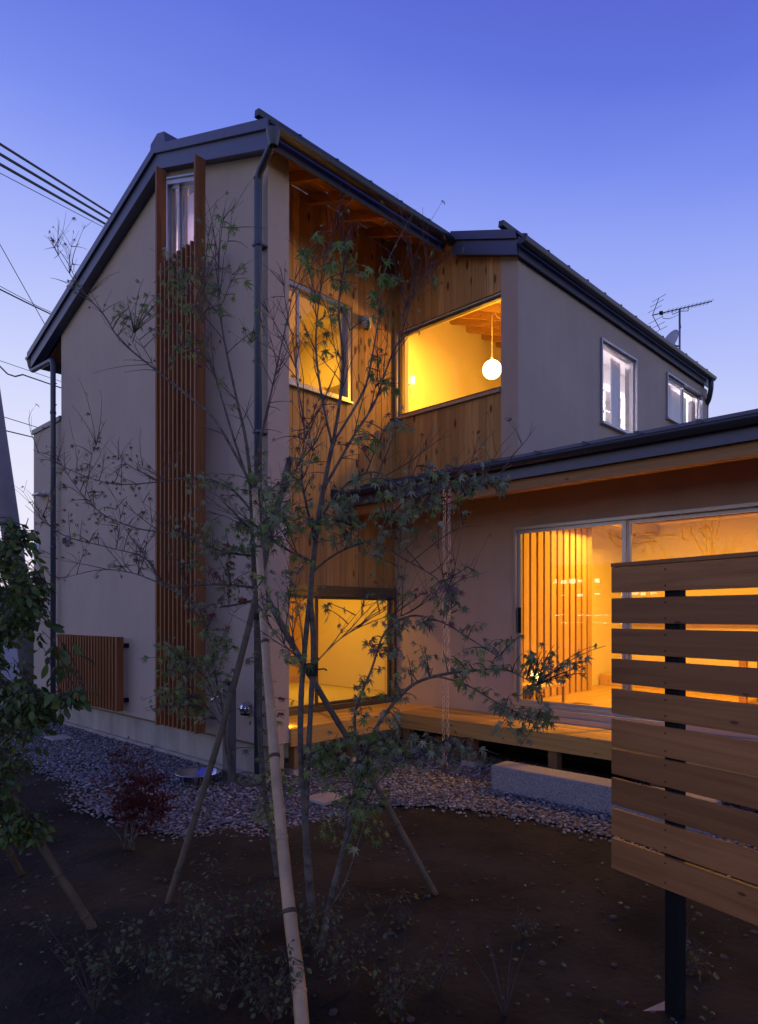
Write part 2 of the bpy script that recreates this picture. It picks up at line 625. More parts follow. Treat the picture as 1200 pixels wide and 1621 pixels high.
ICO_V = []
t = (1 + 5 ** .5) / 2
for a, b, c in [(-1, t, 0), (1, t, 0), (-1, -t, 0), (1, -t, 0), (0, -1, t), (0, 1, t), (0, -1, -t), (0, 1, -t), (t, 0, -1), (t, 0, 1), (-t, 0, -1), (-t, 0, 1)]:
    ICO_V.append(Vector((a, b, c)).normalized())
ICO_V = np.array(ICO_V)
ICO_F = np.array([(0, 11, 5), (0, 5, 1), (0, 1, 7), (0, 7, 10), (0, 10, 11), (1, 5, 9), (5, 11, 4), (11, 10, 2), (10, 7, 6), (7, 1, 8),
                  (3, 9, 4), (3, 4, 2), (3, 2, 6), (3, 6, 8), (3, 8, 9), (4, 9, 5), (2, 4, 11), (6, 2, 10), (8, 6, 7), (9, 8, 1)])
def stones(name, pts, sizes, material, smooth=True):
    n = len(pts)
    rs = NP
    ang = rs.rand(n) * 6.283
    sx = sizes * (.75 + .5 * rs.rand(n))
    sy = sizes * (.75 + .5 * rs.rand(n))
    sz = sizes * (.35 + .35 * rs.rand(n))
    V = np.repeat(ICO_V[None], n, 0) * (1 + .16 * (rs.rand(n, 12, 1) - .5))
    V = V * np.stack([sx, sy, sz], 1)[:, None, :]
    tilt = (rs.rand(n) - .5) * .9
    y = V[..., 1] * np.cos(tilt)[:, None] - V[..., 2] * np.sin(tilt)[:, None]
    z = V[..., 1] * np.sin(tilt)[:, None] + V[..., 2] * np.cos(tilt)[:, None]
    c, s = np.cos(ang)[:, None], np.sin(ang)[:, None]
    X = V[..., 0] * c - y * s
    Y = V[..., 0] * s + y * c
    W = np.stack([X, Y, z], 2) + np.array(pts)[:, None, :]
    Fc = (ICO_F[None] + (np.arange(n) * 12)[:, None, None]).reshape(-1, 3)
    me = bpy.data.meshes.new(name)
    me.vertices.add(n * 12)
    me.vertices.foreach_set('co', W.reshape(-1))
    me.loops.add(len(Fc) * 3)
    me.loops.foreach_set('vertex_index', Fc.reshape(-1))
    me.polygons.add(len(Fc))
    me.polygons.foreach_set('loop_start', np.arange(len(Fc)) * 3)
    me.polygons.foreach_set('loop_total', np.full(len(Fc), 3))
    me.polygons.foreach_set('use_smooth', np.full(len(Fc), smooth))
    me.materials.append(material)
    me.update()
    me.validate()
    return link(name, me)
def stone_mat():
    m = bpy.data.materials.new('pebble_stone')
    m.use_nodes = True
    nt = m.node_tree
    b = nt.nodes['Principled BSDF']
    b.inputs['Roughness'].default_value = .75
    gm = nt.nodes.new('ShaderNodeNewGeometry')
    r = nt.nodes.new('ShaderNodeValToRGB')
    for p, c in [(.0, (.10, .10, .115)), (.3, (.17, .15, .13)), (.55, (.20, .20, .22)), (.85, (.29, .28, .29)), (1.0, (.46, .45, .44))]:
        e = r.color_ramp.elements[0] if p == 0 else (r.color_ramp.elements[-1] if p == 1 else r.color_ramp.elements.new(p))
        e.position = p
        e.color = (*c, 1)
    nt.links.new(gm.outputs['Random Per Island'], r.inputs[0])
    nt.links.new(r.outputs[0], b.inputs['Base Color'])
    return m
M['stone'] = stone_mat()
pts = []
szs = []
tries = 0
while len(pts) < 40000 and tries < 400000:
    tries += 1
    x = random.uniform(-8.2, 6.2)
    y = random.uniform(-1.6, 2.3)
    if x < -3 and random.random() < .35:
        continue
    if y > gb_y(x) - random.random() ** 3 * .22 and inside(x, max(y, gb_y(x) + .02), poly):
        s_ = random.uniform(.008, .0165)
        pts.append((x, y, .008 + random.random() * .02))
        szs.append(s_)
tag(stones('gravel', pts, np.array(szs), M['stone']), 'bluish grey pebble gravel strip along the foot of the house', 'gravel', kind='stuff')
# crumbs and small pale stones on the soil
pts = []
szs = []
for i in range(2600):
    x = random.uniform(-4, 6.5)
    y = random.uniform(-6.5, .7)
    if y < gb_y(x):
        pts.append((x, y, hgt(x, y) + .002))
        szs.append(random.choice([.004, .005, .006, .008, .012, .012, .020]))
tag(stones('soil_crumbs', pts, np.array(szs), mat('soil_clod', (.085, .065, .05), 1, var=.5, vscale=30)), 'crumbs of dark soil scattered over the bed', 'soil', kind='stuff')
pts = []
szs = []
for i in range(260):
    x = random.uniform(-3, 6)
    y = random.uniform(-5, .7)
    if y < gb_y(x):
        pts.append((x, y, hgt(x, y) + .004))
        szs.append(random.uniform(.003, .008))
tag(stones('small_stones', pts, np.array(szs), mat('pale_stone', (.32, .31, .30), .9, var=.3, vscale=10)), 'tiny pale stones scattered on the dark soil', 'stones', kind='stuff')

# ------------------------------------------------------------------ THE HOUSE
RX, RZ = -1.86, 6.653
EX1, EX2 = .22, 1.17
VY1, VY2 = -.13, 2.32
def roof_z(x):
    return RZ - .37 * (x - RX) if x > RX else RZ - .31 * (RX - x)
LX = -5.76
house = thing('house', 'two storey brown stucco and cedar house with lit windows and dark metal roof', 'house', (-.7, 1.5, 0))

def wall_y(mb, x0, x1, z0, z1, y0, y1, holes=()):
    """a wall in the x-z plane with rectangular holes (x0,x1,z0,z1), cut into boxes"""
    xs = sorted({x0, x1, *[h[0] for h in holes], *[h[1] for h in holes]})
    for a, b in zip(xs, xs[1:]):
        zs = [(h[2], h[3]) for h in holes if h[0] < b - 1e-6 and h[1] > a + 1e-6]
        zs.sort()
        cur = z0
        for lo, hi in zs:
            if lo > cur:
                mb.box(a, b, y0, y1, cur, lo)
            cur = hi
        if cur < z1:
            mb.box(a, b, y0, y1, cur, z1)
def wall_x(mb, y0, y1, z0, z1, x0, x1, holes=()):
    ys = sorted({y0, y1, *[h[0] for h in holes], *[h[1] for h in holes]})
    for a, b in zip(ys, ys[1:]):
        zs = [(h[2], h[3]) for h in holes if h[0] < b - 1e-6 and h[1] > a + 1e-6]
        zs.sort()
        cur = z0
        for lo, hi in zs:
            if lo > cur:
                mb.box(x0, x1, a, b, cur, lo)
            cur = hi
        if cur < z1:
            mb.box(x0, x1, a, b, cur, z1)

# gable wall (y = 0) following the roof
GA, GB_, GT = -1.83, -1.09, 6.22      # tall window opening behind the slat screen
gw = MB()
def gt(x):
    return roof_z(x) - .33
wall_y(gw, -4.845, 0, .34, 5.0, 0, .16, [(GA, GB_, 1.0, 5.0)])
gw.prism_y([(-4.845, 5.0), (GA, 5.0), (GA, roof_z(GA) - .10), (RX, RZ - .10), (-4.845, roof_z(-4.845) - .10)], 0, .16)
gw.prism_y([(GA, gt(GA)), (GB_, gt(GB_)), (GB_, roof_z(GB_) - .10), (GA, roof_z(GA) - .10)], 0, .16)
gw.prism_y([(GB_, 5.0), (0, 5.0), (0, roof_z(0) - .10), (GB_, roof_z(GB_) - .10)], 0, .16)
gw.box(-.5, 0, .16, .245, .34, 5.85)       # return of the wing wall
gw.build('gable_wall', M['stucco'], house)
MB().box(-4.825, -.02, .02, .2, 0, .34).build('foundation', M['concrete'], house)
MB().box(-4.85, .006, -.008, .05, .322, .339).build('shadow_gap_strip', M['aludark'], house)  # dark strip standing in for the shadow line under the stucco
MB().box(-4.86, .02, -.03, .018, -.01, .055).build('footing_ledge', M['concrete'], house)
# left side wall of the main block, back wall
mb = MB()
mb.box(-4.845, -4.70, .16, 8.2, .0, roof_z(-4.845) - .1)
mb.box(-4.845, 1.09, 8.05, 8.2, 0, 5.3)
mb.build('rear_wall', M['stucco'], house)
# low flat-topped wing on the left
mb = MB()
mb.box(-5.934, -4.85, .004, 3.2, .355, 4.29)
mb.build('annex_wall', M['stucco'], house)
MB().box(-5.92, -4.85, .02, 3.19, 0, .353).build('annex_foundation', M['concrete'], house)
MB().box(-5.96, -4.85, -.02, 3.22, 4.292, 4.36).build('annex_coping', M['fascia'], house)

# roof slabs
def slab(x0, x1, y0, y1, t0, t1):
    z = roof_z
    return MB().hexa([(x0, y0, z(x0) - t1), (x1, y0, z(x1) - t1), (x1, y1, z(x1) - t1), (x0, y1, z(x0) - t1),
                      (x0, y0, z(x0) - t0), (x1, y0, z(x1) - t0), (x1, y1, z(x1) - t0), (x0, y1, z(x0) - t0)])
slab(RX, EX1, VY1, 8.35, 0, .03).build('roof', M['roof'], house)
rf = slab(EX1 + .001, EX2, VY2, 8.2, 0, .03).build('roof', M['roof'], house)
slab(LX, RX, VY1, 8.35, 0, .03).build('roof', M['roof'], house)
# soffit boards under the eave slopes (seen in the recess and left of the gable)
for x0, x1, y0, y1 in ((-.68, .18, -.1, 8.0), (.24, 1.08, 2.36, 8.1), (LX + .05, -4.85, -.1, 8.0)):
    n = 7
    for k in range(n):
        a = x0 + (x1 - x0) * k / n
        b = x0 + (x1 - x0) * (k + 1) / n - .004
        slab(a, b, y0, y1, .034, .07).build('soffit_board', M['soffit'], house)
yy = .62
while yy < 2.4:
    slab(-.68, .16, yy - .03, yy + .03, .073, .17).build('rafter', M['rafter'], house)
    yy += .455
for yy in (.1, .55, 1.0, 1.5, 2.0, 2.5, 3.0, 3.5):
    slab(LX + .12, -4.86, yy - .03, yy + .03, .073, .15).build('rafter', M['rafter'], house)
# standing seams with their upturned ends over the eave
def seam(x0, x1, y):
    z = roof_z
    return MB().hexa([(x0, y - .012, z(x0) + .001), (x1, y - .012, z(x1) + .001), (x1, y + .012, z(x1) + .001), (x0, y + .012, z(x0) + .001),
                      (x0, y - .012, z(x0) + .032), (x1, y - .012, z(x1) + .032), (x1, y + .012, z(x1) + .032), (x0, y + .012, z(x0) + .032)])
yy = .2
while yy < 8.3:
    seam(RX + .1, (EX1 if yy < VY2 else EX2) + .015, yy).build('roof_seam', M['roof'], rf)
    seam(LX, RX - .1, yy).build('roof_seam', M['roof'], rf)
    yy += .455
# ridge vent and snow guard bars
MB().prism_y([(RX - .17, roof_z(RX - .17) + .002), (RX - .15, RZ + .10), (RX, RZ + .15), (RX + .15, RZ + .10), (RX + .17, roof_z(RX + .17) + .002)], VY1 + .02, 8.2).build('ridge_vent', M['fascia'], house)
for (xb, y0, y1) in ((.07, VY1 - .04, 8.0), (1.0, VY2 - .05, 8.0)):
    z = roof_z(xb)
    MB().prism_y([(xb - .04, z + .034), (xb + .02, z + .034), (xb + .03, z + .085), (xb - .03, z + .095)], y0, y1).build('snow_guard', M['roof'], house)

# verge boards: thin metal edge and deeper fascia under it
def verge(y0, y1, xa, xb, lo, hi, name='verge_board', m='fascia'):
    z = roof_z
    MB().hexa([(xa, y0, z(xa) - lo), (xb, y0, z(xb) - lo), (xb, y1, z(xb) - lo), (xa, y1, z(xa) - lo),
               (xa, y0, z(xa) - hi), (xb, y0, z(xb) - hi), (xb, y1, z(xb) - hi), (xa, y1, z(xa) - hi)]).build(name, M[m], house)
for xa, xb, y in ((LX, RX, VY1), (RX, EX1 - .02, VY1), (EX1 + .08, EX2 - .02, VY2)):
    verge(y - .022, y, xa, xb, .085, -.008, 'roof_edge')
    verge(y + .008, y + .03, xa + (.08 if xa == LX else 0), xb, .245, .085)
    verge(y + .031, y + .128, xa + (.1 if xa == LX else 0), xb - .02, .225, .20, 'verge_soffit')
# eave fascias
for x, y0, y1 in ((EX1 - .035, VY1 + .01, VY2 - .01), (EX2 - .035, VY2 + .04, 8.19)):
    z = roof_z(x)
    MB().box(x, x + .02, y0, y1, z - .245, z - .035).build('eave_fascia', M['fascia'], house)
MB().box(LX + .03, LX + .05, VY1 + .01, 8.2, roof_z(LX) - .2, roof_z(LX) - .035).build('eave_fascia', M['fascia'], house)

# gutters
def gutter(p0, p1, out, r=.052, name='gutter', parent=house):
    """half round gutter between two points, open upwards"""
    p0, p1, out = Vector(p0), Vector(p1), Vector(out).normalized()
    vs = []
    n = 9
    for P in (p0, p1):
        for rr in (r, r - .004):
            for k in range(n):
                a = math.pi * k / (n - 1)
                vs.append(P + out * (-math.cos(a) * rr) + Vector((0, 0, -math.sin(a) * rr)))
    fs = []
    for k in range(n - 1):
        fs.append((k, k + 1, 2 * n + k + 1, 2 * n + k))
        fs.append((n + k, 3 * n + k, 3 * n + k + 1, n + k + 1))
    fs.append((0, 2 * n, 3 * n, n))
    fs.append((n - 1, 2 * n - 1, 4 * n - 1, 3 * n - 1))
    m_ = MB().add(vs, fs, True)
    for b in (0, 2 * n):
        m_.f.append(tuple(b + k for k in range(n)))
        m_.sm.append(False)
    return m_.build(name, M['gutter'], parent)
g1z = roof_z(EX1) - .115
gutter((EX1 + .075, VY1 - .02, g1z), (EX1 + .075, VY2 + .0, g1z), (1, 0, 0), .065)
g2z = roof_z(EX2) - .10
gutter((EX2 + .06, VY2 - .02, g2z), (EX2 + .06, 8.05, g2z), (1, 0, 0), .06)
glz = roof_z(LX) - .04
gutter((LX - .03, VY1 - .02, glz), (LX - .03, 8.1, glz), (-1, 0, 0), .055)

def pipe(pts, r=.038, name='downpipe', joints=()):
    P = [Vector(p) for p in pts]
    sm = [P[0]]
    for a, b, c in zip(P, P[1:], P[2:]):
        d0 = min(.09, (b - a).length * .45)
        d1 = min(.09, (c - b).length * .45)
        s0 = b + (a - b).normalized() * d0
        s1 = b + (c - b).normalized() * d1
        for t_ in (0, .25, .5, .75, 1):
            sm.append((1 - t_) ** 2 * s0 + 2 * t_ * (1 - t_) * b + t_ ** 2 * s1)
    sm.append(P[-1])
    o = MB().tube(sm, r, 14).build(name, M['pipe'], house)
    for j in joints:
        MB().tube([Vector(j) - Vector((0, 0, .02)), Vector(j) + Vector((0, 0, .02))], r + .005, 14).build('pipe_collar', M['pipe'], o)
    return o
# front downpipe: from the gutter end, doglegs back to the gable wall
pipe([(EX1 + .075, VY1 - .03, g1z - .05), (EX1 + .075, VY1 - .03, g1z - .13), (-.04, -.08, g1z - .24), (-.04, -.08, .1)], .036,
     joints=[(-.04, -.08, 4.9), (-.04, -.08, 3.2), (-.04, -.08, 1.6)])
MB().lathe([(.034, -.13), (.045, -.1), (.062, -.02), (.065, .0)], (EX1 + .075, VY1 - .03, g1z - .04), 16).build('rainwater_head', M['pipe'], house)
for z in (4.9, 3.2, 1.6):
    MB().box(-.085, .005, -.115, -.001, z - .008, z + .008).build('pipe_bracket', M['pipe'], house)
# left downpipe
pipe([(LX - .03, -.08, glz - .05), (LX - .03, -.08, glz - .20), (-4.93, -.08, glz - .25), (-4.93, -.08, .05)], .036,
     joints=[(-4.93, -.08, 4.4), (-4.93, -.08, 2.5)])
MB().lathe([(.034, -.13), (.045, -.1), (.062, -.02), (.065, .0)], (LX - .03, -.08, glz - .04), 16).build('rainwater_head', M['pipe'], house)
for z in (4.8, 4.5, 3.9):
    MB().box(-4.93, -4.846, -.075, -.06, z - .006, z + .006).build('pipe_bracket', M['pipe'], house)
# pipe at the far end of the right hand gutter
pipe([(EX2 + .06, 7.95, g2z - .05), (EX2 + .06, 7.95, g2z - .2), (1.14, 8.12, g2z - .33), (1.05, 8.25, g2z - .36), (1.05, 8.25, 3.4)], .04)

# ---- recess: wall A (x = -.69) and wall B (y = 2.45)
UA = (.60, 1.661, 4.005, 5.10)     # y0,y1,z0,z1 upstairs window in wall A
LA = (.245, 2.45, .475, 1.80)       # low window in wall A
UB = (-.60, .86, 3.985, 5.02)      # x0,x1,z0,z1 picture window in wall B
UBx = .882
mb = MB()
wall_x(mb, .165, 2.60, 0, 6.0, -.85, -.712, [UA, LA])
mb.build('recess_wall', M['plaster'], house)
mb = MB()
wall_y(mb, -.71, .882, 2.9, 5.45, 2.472, 2.60, [(UB[0], .885, UB[2], UB[3])])
mb.prism_y([(-.71, 5.45), (.95, 5.45), (.95, roof_z(.95) - .075), (-.71, roof_z(-.71) - .075)], 2.4725, 2.60)
mb.build('recess_wall', M['plaster'], house)
wa = MB().box(-.711, -.706, .245, .60, 1.9, 5.9).build('cladding_wall', M['clad'], house)
def clad_x(y0, y1, x0, x1, zlo, zhi, holes):
    """vertical boards on a wall facing +x, each a piece of its own"""
    y = y0
    while y < y1 - .01:
        e = min(y + .098, y1)
        cuts = sorted([(h[2], h[3]) for h in holes if h[0] < e - .03 and h[1] > y + .03])
        cur = zlo
        for lo, hi in cuts + [(zhi, zhi)]:
            if lo - cur > .02:
                dx = random.uniform(0, .003)
                MB().hexa([(x0, y, cur), (x1 + dx, y + .002, cur), (x1 + dx, e - .004, cur), (x0, e - .001, cur),
                           (x0, y, lo), (x1 + dx, y + .002, lo), (x1 + dx, e - .004, lo), (x0, e - .001, lo)]).build('board', M['clad'], wa)
            cur = hi
        y = e
def clad_y(x0, x1, y0, y1, zlo, zhi_f, holes, parent):
    x = x0
    while x < x1 - .01:
        e = min(x + .098, x1)
        cuts = sorted([(h[2], h[3]) for h in holes if h[0] < e - .03 and h[1] > x + .03])
        cur = zlo
        zh = zhi_f(e)
        for lo, hi in cuts + [(zh, zh)]:
            if lo - cur > .02:
                dy = random.uniform(0, .003)
                MB().hexa([(x + .002, y0 - dy, cur), (e - .004, y0 - dy, cur), (e - .001, y1, cur), (x, y1, cur),
                           (x + .002, y0 - dy, lo), (e - .004, y0 - dy, lo), (e - .001, y1, lo), (x, y1, lo)]).build('board', M['clad'], parent)
            cur = hi
        x = e
clad_x(.247, 2.448, -.7055, -.69, LA[3] + .07, 6.14, [(UA[0] - .02, UA[1] + .02, UA[2] - .02, UA[3] + .03)])
wb = MB().box(-.688, .88, 2.468, 2.4715, 2.95, 3.9).build('cladding_wall', M['clad'], house)
clad_y(-.688, .880, 2.45, 2.4675, 2.9, lambda x: roof_z(x) - .075, [(UB[0] - .02, UBx + .1, UB[2] - .03, UB[3] + .03)], wb)

# wing 2: narrow stucco strip and long side wall
W1 = (4.316, 5.36, 3.965, 5.03)
W2 = (6.419, 7.88, 4.46, 5.14)
mb = MB()
mb.box(.882, 1.097, 2.44, 2.60, 2.7, 5.45)
wall_x(mb, 2.60, 8.039, 2.7, 5.45, .95, 1.097, [W1, W2])
mb.build('side_wall', M['stucco'], house)

# ---- windows
def frame_x(y0, y1, z0, z1, x, out=.03, w=.04, depth=.08, m='alu', name='window', mull=(), parent=None, sill=True, glass_off=0):
    """window in a wall facing +x: window (outer frame) > sash, pane, sill"""
    mb = MB()
    a, b = x - depth, x + out
    mb.box(a, b, y0, y0 + w, z0, z1).box(a, b, y1 - w, y1, z0, z1).box(a, b, y0 + w, y1 - w, z1 - w, z1).box(a, b, y0 + w, y1 - w, z0, z0 + w)
    win = mb.build(name, M[m], house)
    edges = [y0 + w, *mull, y1 - w]
    for i, (p, q) in enumerate(zip(edges, edges[1:])):
        xo = x - .02 - .03 * (i % 2)
        s_ = .03
        sb = MB()
        sb.box(xo - .012, xo + .012, p, p + s_, z0 + w, z1 - w).box(xo - .012, xo + .012, q - s_, q, z0 + w, z1 - w)
        sb.box(xo - .012, xo + .012, p + s_, q - s_, z1 - w - s_, z1 - w).box(xo - .012, xo + .012, p + s_, q - s_, z0 + w, z0 + w + s_)
        sb.build('sash', M[m], win)
        MB().box(xo - .003, xo + .003, p + s_, q - s_, z0 + w + s_, z1 - w - s_).build('pane', M['glass'], win)
    if sill:
        MB().box(x - .02, x + out + .03, y0 - .02, y1 + .02, z0 - .022, z0 - .001).build('sill', M[m], win)
    return win
def frame_y(x0, x1, z0, z1, y, out=.03, w=.04, depth=.08, m='alu', name='window', mull=(), sill=True, s_=.03):
    mb = MB()
    a, b = y - out, y + depth
    mb.box(x0, x0 + w, a, b, z0, z1).box(x1 - w, x1, a, b, z0, z1).box(x0 + w, x1 - w, a, b, z1 - w, z1).box(x0 + w, x1 - w, a, b, z0, z0 + w)
    win = mb.build(name, M[m], house)
    edges = [x0 + w, *mull, x1 - w]
    for i, (p, q) in enumerate(zip(edges, edges[1:])):
        yo = y + .02 + .03 * (i % 2)
        sb = MB()
        sb.box(p, p + s_, yo - .012, yo + .012, z0 + w, z1 - w).box(q - s_, q, yo - .012, yo + .012, z0 + w, z1 - w)
        sb.box(p + s_, q - s_, yo - .012, yo + .012, z1 - w - s_, z1 - w).box(p + s_, q - s_, yo - .012, yo + .012, z0 + w, z0 + w + s_)
        sb.build('sash', M[m], win)
        MB().box(p + s_, q - s_, yo - .003, yo + .003, z0 + w + s_, z1 - w - s_).build('pane', M['glass'], win)
    if sill:
        MB().box(x0 - .02, x1 + .02, y - out - .03, y + .02, z0 - .022, z0 - .001).build('sill', M[m], win)
    return win
frame_x(*UA, -.69, mull=(.93,))
frame_x(LA[0], LA[1], LA[2], LA[3], -.69, m='aludark', mull=(1.20,), w=.05, sill=False)
MB().box(-.70, -.655, LA[0], LA[1] - .004, LA[3], LA[3] + .068).build('window_head', M['aludark'], house)
frame_x(W1[0], W1[1], W1[2], W1[3], 1.097, w=.022)
frame_x(W2[0], W2[1], W2[2], W2[3], 1.097, w=.022, mull=(7.15,))
# picture window in wall B, dark slim frame
wb_ = frame_y(UB[0] - .02, UBx + .035, UB[2], UB[3], 2.45, out=-.004, w=.025, s_=.012, m='aludark', sill=False)
MB().box(UB[0] - .045, UBx - .004, 2.405, 2.449, UB[2] - .035, UB[2] - .002).build('sill', M['alu'], wb_)
MB().box(UB[0] - .06, UB[0] - .022, 2.41, 2.449, UB[2], UB[3] + .02).build('window_casing', M['alu'], wb_)
# living room sliding window
LW = (1.05, 3.70, .585, 2.465)
LWm = (2.262,)
lw = frame_y(LW[0], LW[1], LW[2], LW[3], 2.45, w=.03, s_=.036, mull=LWm, sill=False)
MB().box(LW[0] - .02, LW[1], 2.37, 2.45, LW[2] - .06, LW[2] - .002).build('sill', M['alu'], lw)
MB().box(LW[0] - .02, LW[1], 2.33, 2.45, LW[2] - .115, LW[2] - .062).build('sill', M['alu'], lw)
MB().box(LW[0] + .045, LW[0] + .075, 2.44, 2.456, 1.35, 1.62).build('handle', M['black'], lw)
# tall gable window
fr = MB()
fw = .045
fr.prism_y([(GA, 1.0), (GA + fw, 1.0), (GA + fw, gt(GA + fw)), (GA, gt(GA))], -.03, .08)
fr.prism_y([(GB_ - fw, 1.0), (GB_, 1.0), (GB_, gt(GB_)), (GB_ - fw, gt(GB_ - fw))], -.03, .08)
fr.prism_y([(GA + fw, gt(GA + fw) - fw), (GB_ - fw, gt(GB_ - fw) - fw), (GB_ - fw, gt(GB_ - fw)), (GA + fw, gt(GA + fw))], -.03, .08)
fr.box(GA + fw, GB_ - fw, -.03, .08, 1.0, 1.0 + fw)
gwn = fr.build('window', M['alu'], house)
for p_, q_, yo in ((GA + fw, -1.60, .02), (-1.60, GB_ - fw, .045)):
    sb = MB()
    zt_ = lambda x: gt(x) - fw
    sb.prism_y([(p_, 1.05), (p_ + .03, 1.05), (p_ + .03, zt_(p_ + .03)), (p_, zt_(p_))], yo - .01, yo + .01)
    sb.prism_y([(q_ - .03, 1.05), (q_, 1.05), (q_, zt_(q_)), (q_ - .03, zt_(q_ - .03))], yo - .01, yo + .01)
    sb.prism_y([(p_ + .03, zt_(p_ + .03) - .03), (q_ - .03, zt_(q_ - .03) - .03), (q_ - .03, zt_(q_ - .03)), (p_ + .03, zt_(p_ + .03))], yo - .01, yo + .01)
    sb.build('sash', M['alu'], gwn)
    MB().prism_y([(p_ + .03, 1.05), (q_ - .03, 1.05), (q_ - .03, zt_(q_ - .03) - .03), (p_ + .03, zt_(p_ + .03) - .03)], yo - .003, yo + .003).build('pane', M['glass'], gwn)
MB().hexa([(GA - .02, -.055, gt(GA - .02) + .004), (GB_ + .02, -.055, gt(GB_ + .02) + .004), (GB_ + .02, -.002, gt(GB_ + .02) + .004), (GA - .02, -.002, gt(GA - .02) + .004),
           (GA - .02, -.055, gt(GA - .02) + .02), (GB_ + .02, -.055, gt(GB_ + .02) + .02), (GB_ + .02, -.002, gt(GB_ + .02) + .02), (GA - .02, -.002, gt(GA - .02) + .02)]).build('head_flashing', M['alu'], gwn)

# ---- living wing walls
mb = MB()
wall_y(mb, -.712, 7.2, .45, 3.05, 2.45, 2.60, [(-.712, -.69, .45, 3.05), LW])
mb.build('living_wall', M['stucco'], house)
mb = MB()
mb.box(7.05, 7.2, 2.6, 8, 0, 3.6).box(1.1, 7.2, 7.9, 8.04, 0, 3.6)
mb.build('rear_wall', M['stucco'], house)
MB().box(-.68, 7.2, 3.5, 3.6, 0, .449).build('foundation', M['concrete'], house)
MB().box(-1.9, -1.8, .25, 3.46, 0, .42).build('foundation', M['concrete'], house)

# low roof over the deck, rising towards the back
LRY0, LRZ0, LRS = 1.50, 2.93, .19
def lrz(y):
    return LRZ0 + LRS * (y - LRY0)
def lroof(x0, x1, y0, y1, t0, t1):
    return MB().hexa([(x0, y0, lrz(y0) - t1), (x1, y0, lrz(y0) - t1), (x1, y1, lrz(y1) - t1), (x0, y1, lrz(y1) - t1),
                      (x0, y0, lrz(y0) - t0), (x1, y0, lrz(y0) - t0), (x1, y1, lrz(y1) - t0), (x0, y1, lrz(y1) - t0)])
lr = lroof(-.66, .87, LRY0, 2.438, 0, .03).build('low_roof', M['roof'], house)
lroof(.871, 7.4, LRY0, 2.438, 0, .03).build('low_roof', M['roof'], house)
lroof(1.10, 7.4, 2.438, 8.0, 0, .03).build('low_roof', M['roof'], house)
x = -.4
while x < 7:
    MB().box(x - .012, x + .012, LRY0 - .012, LRY0 + .5, LRZ0 + .002, LRZ0 + .05).build('roof_seam', M['roof'], lr)
    x += .455
MB().box(-.66, 7.3, LRY0 + .25, LRY0 + .29, LRZ0 + .08, LRZ0 + .115).build('snow_guard', M['fascia'], lr)
n = 8
for k in range(n):
    a = LRY0 + .05 + (2.43 - LRY0 - .05) * k / n
    b = LRY0 + .05 + (2.43 - LRY0 - .05) * (k + 1) / n - .004
    lroof(-.66, 7.3, a, b, .034, .06).build('soffit_board', M['beamx'], lr)
MB().box(-.685, 7.4, LRY0 + .005, LRY0 + .025, LRZ0 - .165, LRZ0 - .02).build('eave_fascia', M['fascia'], house)
MB().box(-.62, 7.35, LRY0 + .06, LRY0 + .15, LRZ0 - .265, LRZ0 - .05).build('eave_beam', M['beamx'], house)
MB().box(-.688, -.64, LRY0 + .02, 2.44, LRZ0 - .16, LRZ0 + .0).build('verge_board', M['fascia'], house)
gutter((-.67, LRY0 - .055, LRZ0 - .012), (7.4, LRY0 - .055, LRZ0 - .012), (0, -1, 0), .06)
MB().box(-.69, -.655, LRY0 - .12, LRY0 + .02, LRZ0 - .09, LRZ0 + .03).build('gutter_end', M['gutter'], house)

# ---- interiors -----------------------------------------------------------
WARM = (1.0, .475, .035)
def lamp(kind, loc, watts, size=.2, col=WARM, parent=None, rot=None, spread=None):
    l = bpy.data.lights.new('light', kind)
    l.energy = watts
    l.color = col
    if kind == 'AREA':
        l.shape = 'DISK'
        l.size = size
    elif kind in ('POINT', 'SPOT'):
        l.shadow_soft_size = size
    if kind == 'SPOT':
        l.spot_size = spread or 2.0
        l.spot_blend = .6
    o = bpy.data.objects.new('light', l)
    COL.objects.link(o)
    if parent is not None:
        o.parent = parent
        o.location = Vector(loc) - WLOC[parent.name]
    else:
        o.location = loc
    if rot:
        o.rotation_euler = rot
    return o
bulb = emis('lamp_glow', (1, .62, .18), 9)
def ceiling_lamp(name, loc, watts, label, r=.07, col=WARM):
    t_ = thing(name, label, 'ceiling lamp', loc, 'ceiling lamps inside the rooms')
    x_, y_, z_ = loc
    MB().lathe([(.001, 0), (r, 0), (r, -.02), (r - .012, -.02), (r - .012, -.006), (.001, -.006)], (x_, y_, z_ - .002), 20).build('trim_ring', M['white'], t_)
    MB().lathe([(.001, -.008), (r - .014, -.008)], (x_, y_, z_ - .002), 20).build('diffuser', bulb, t_)
    lamp('AREA', (x_, y_, z_ - .035), watts, r * 1.8, col, parent=t_)
    return t_

# upstairs room behind the picture window (x -1.6..1, y 2.6..)
mb = MB()
mb.box(-1.68, -1.60, 2.6, 7.9, 3.1, 6.50)               # yellow wall
mb.build('inner_wall', M['plaster'], house)
mb = MB()
mb.prism_y([(-1.60, 3.1), (-.151, 3.1), (-.151, roof_z(-.151) - .065), (-1.60, roof_z(-1.6) - .065)], 7.0, 7.1)
mb.build('inner_wall', M['plaster'], house)
mb = MB()
mb.prism_y([(-.15, 3.1), (.95, 3.1), (.95, roof_z(.95) - .065), (-.15, roof_z(-.15) - .065)], 4.12, 4.20)
mb.box(-.15, -.07, 4.20, 8.0, 3.1, 5.90)
mb.box(-.07, .94, 8.0, 8.03, 3.1, 5.5)
mb.build('inner_wall', M['plasterw'], house)
MB().box(-1.6, 1.09, 2.6, 7.95, 3.0, 3.1).build('inner_floor', M['floor'], house)
slab(-1.6, .95, 2.6, 7.9, .25, .28).build('inner_ceiling', M['intbeam'], house)
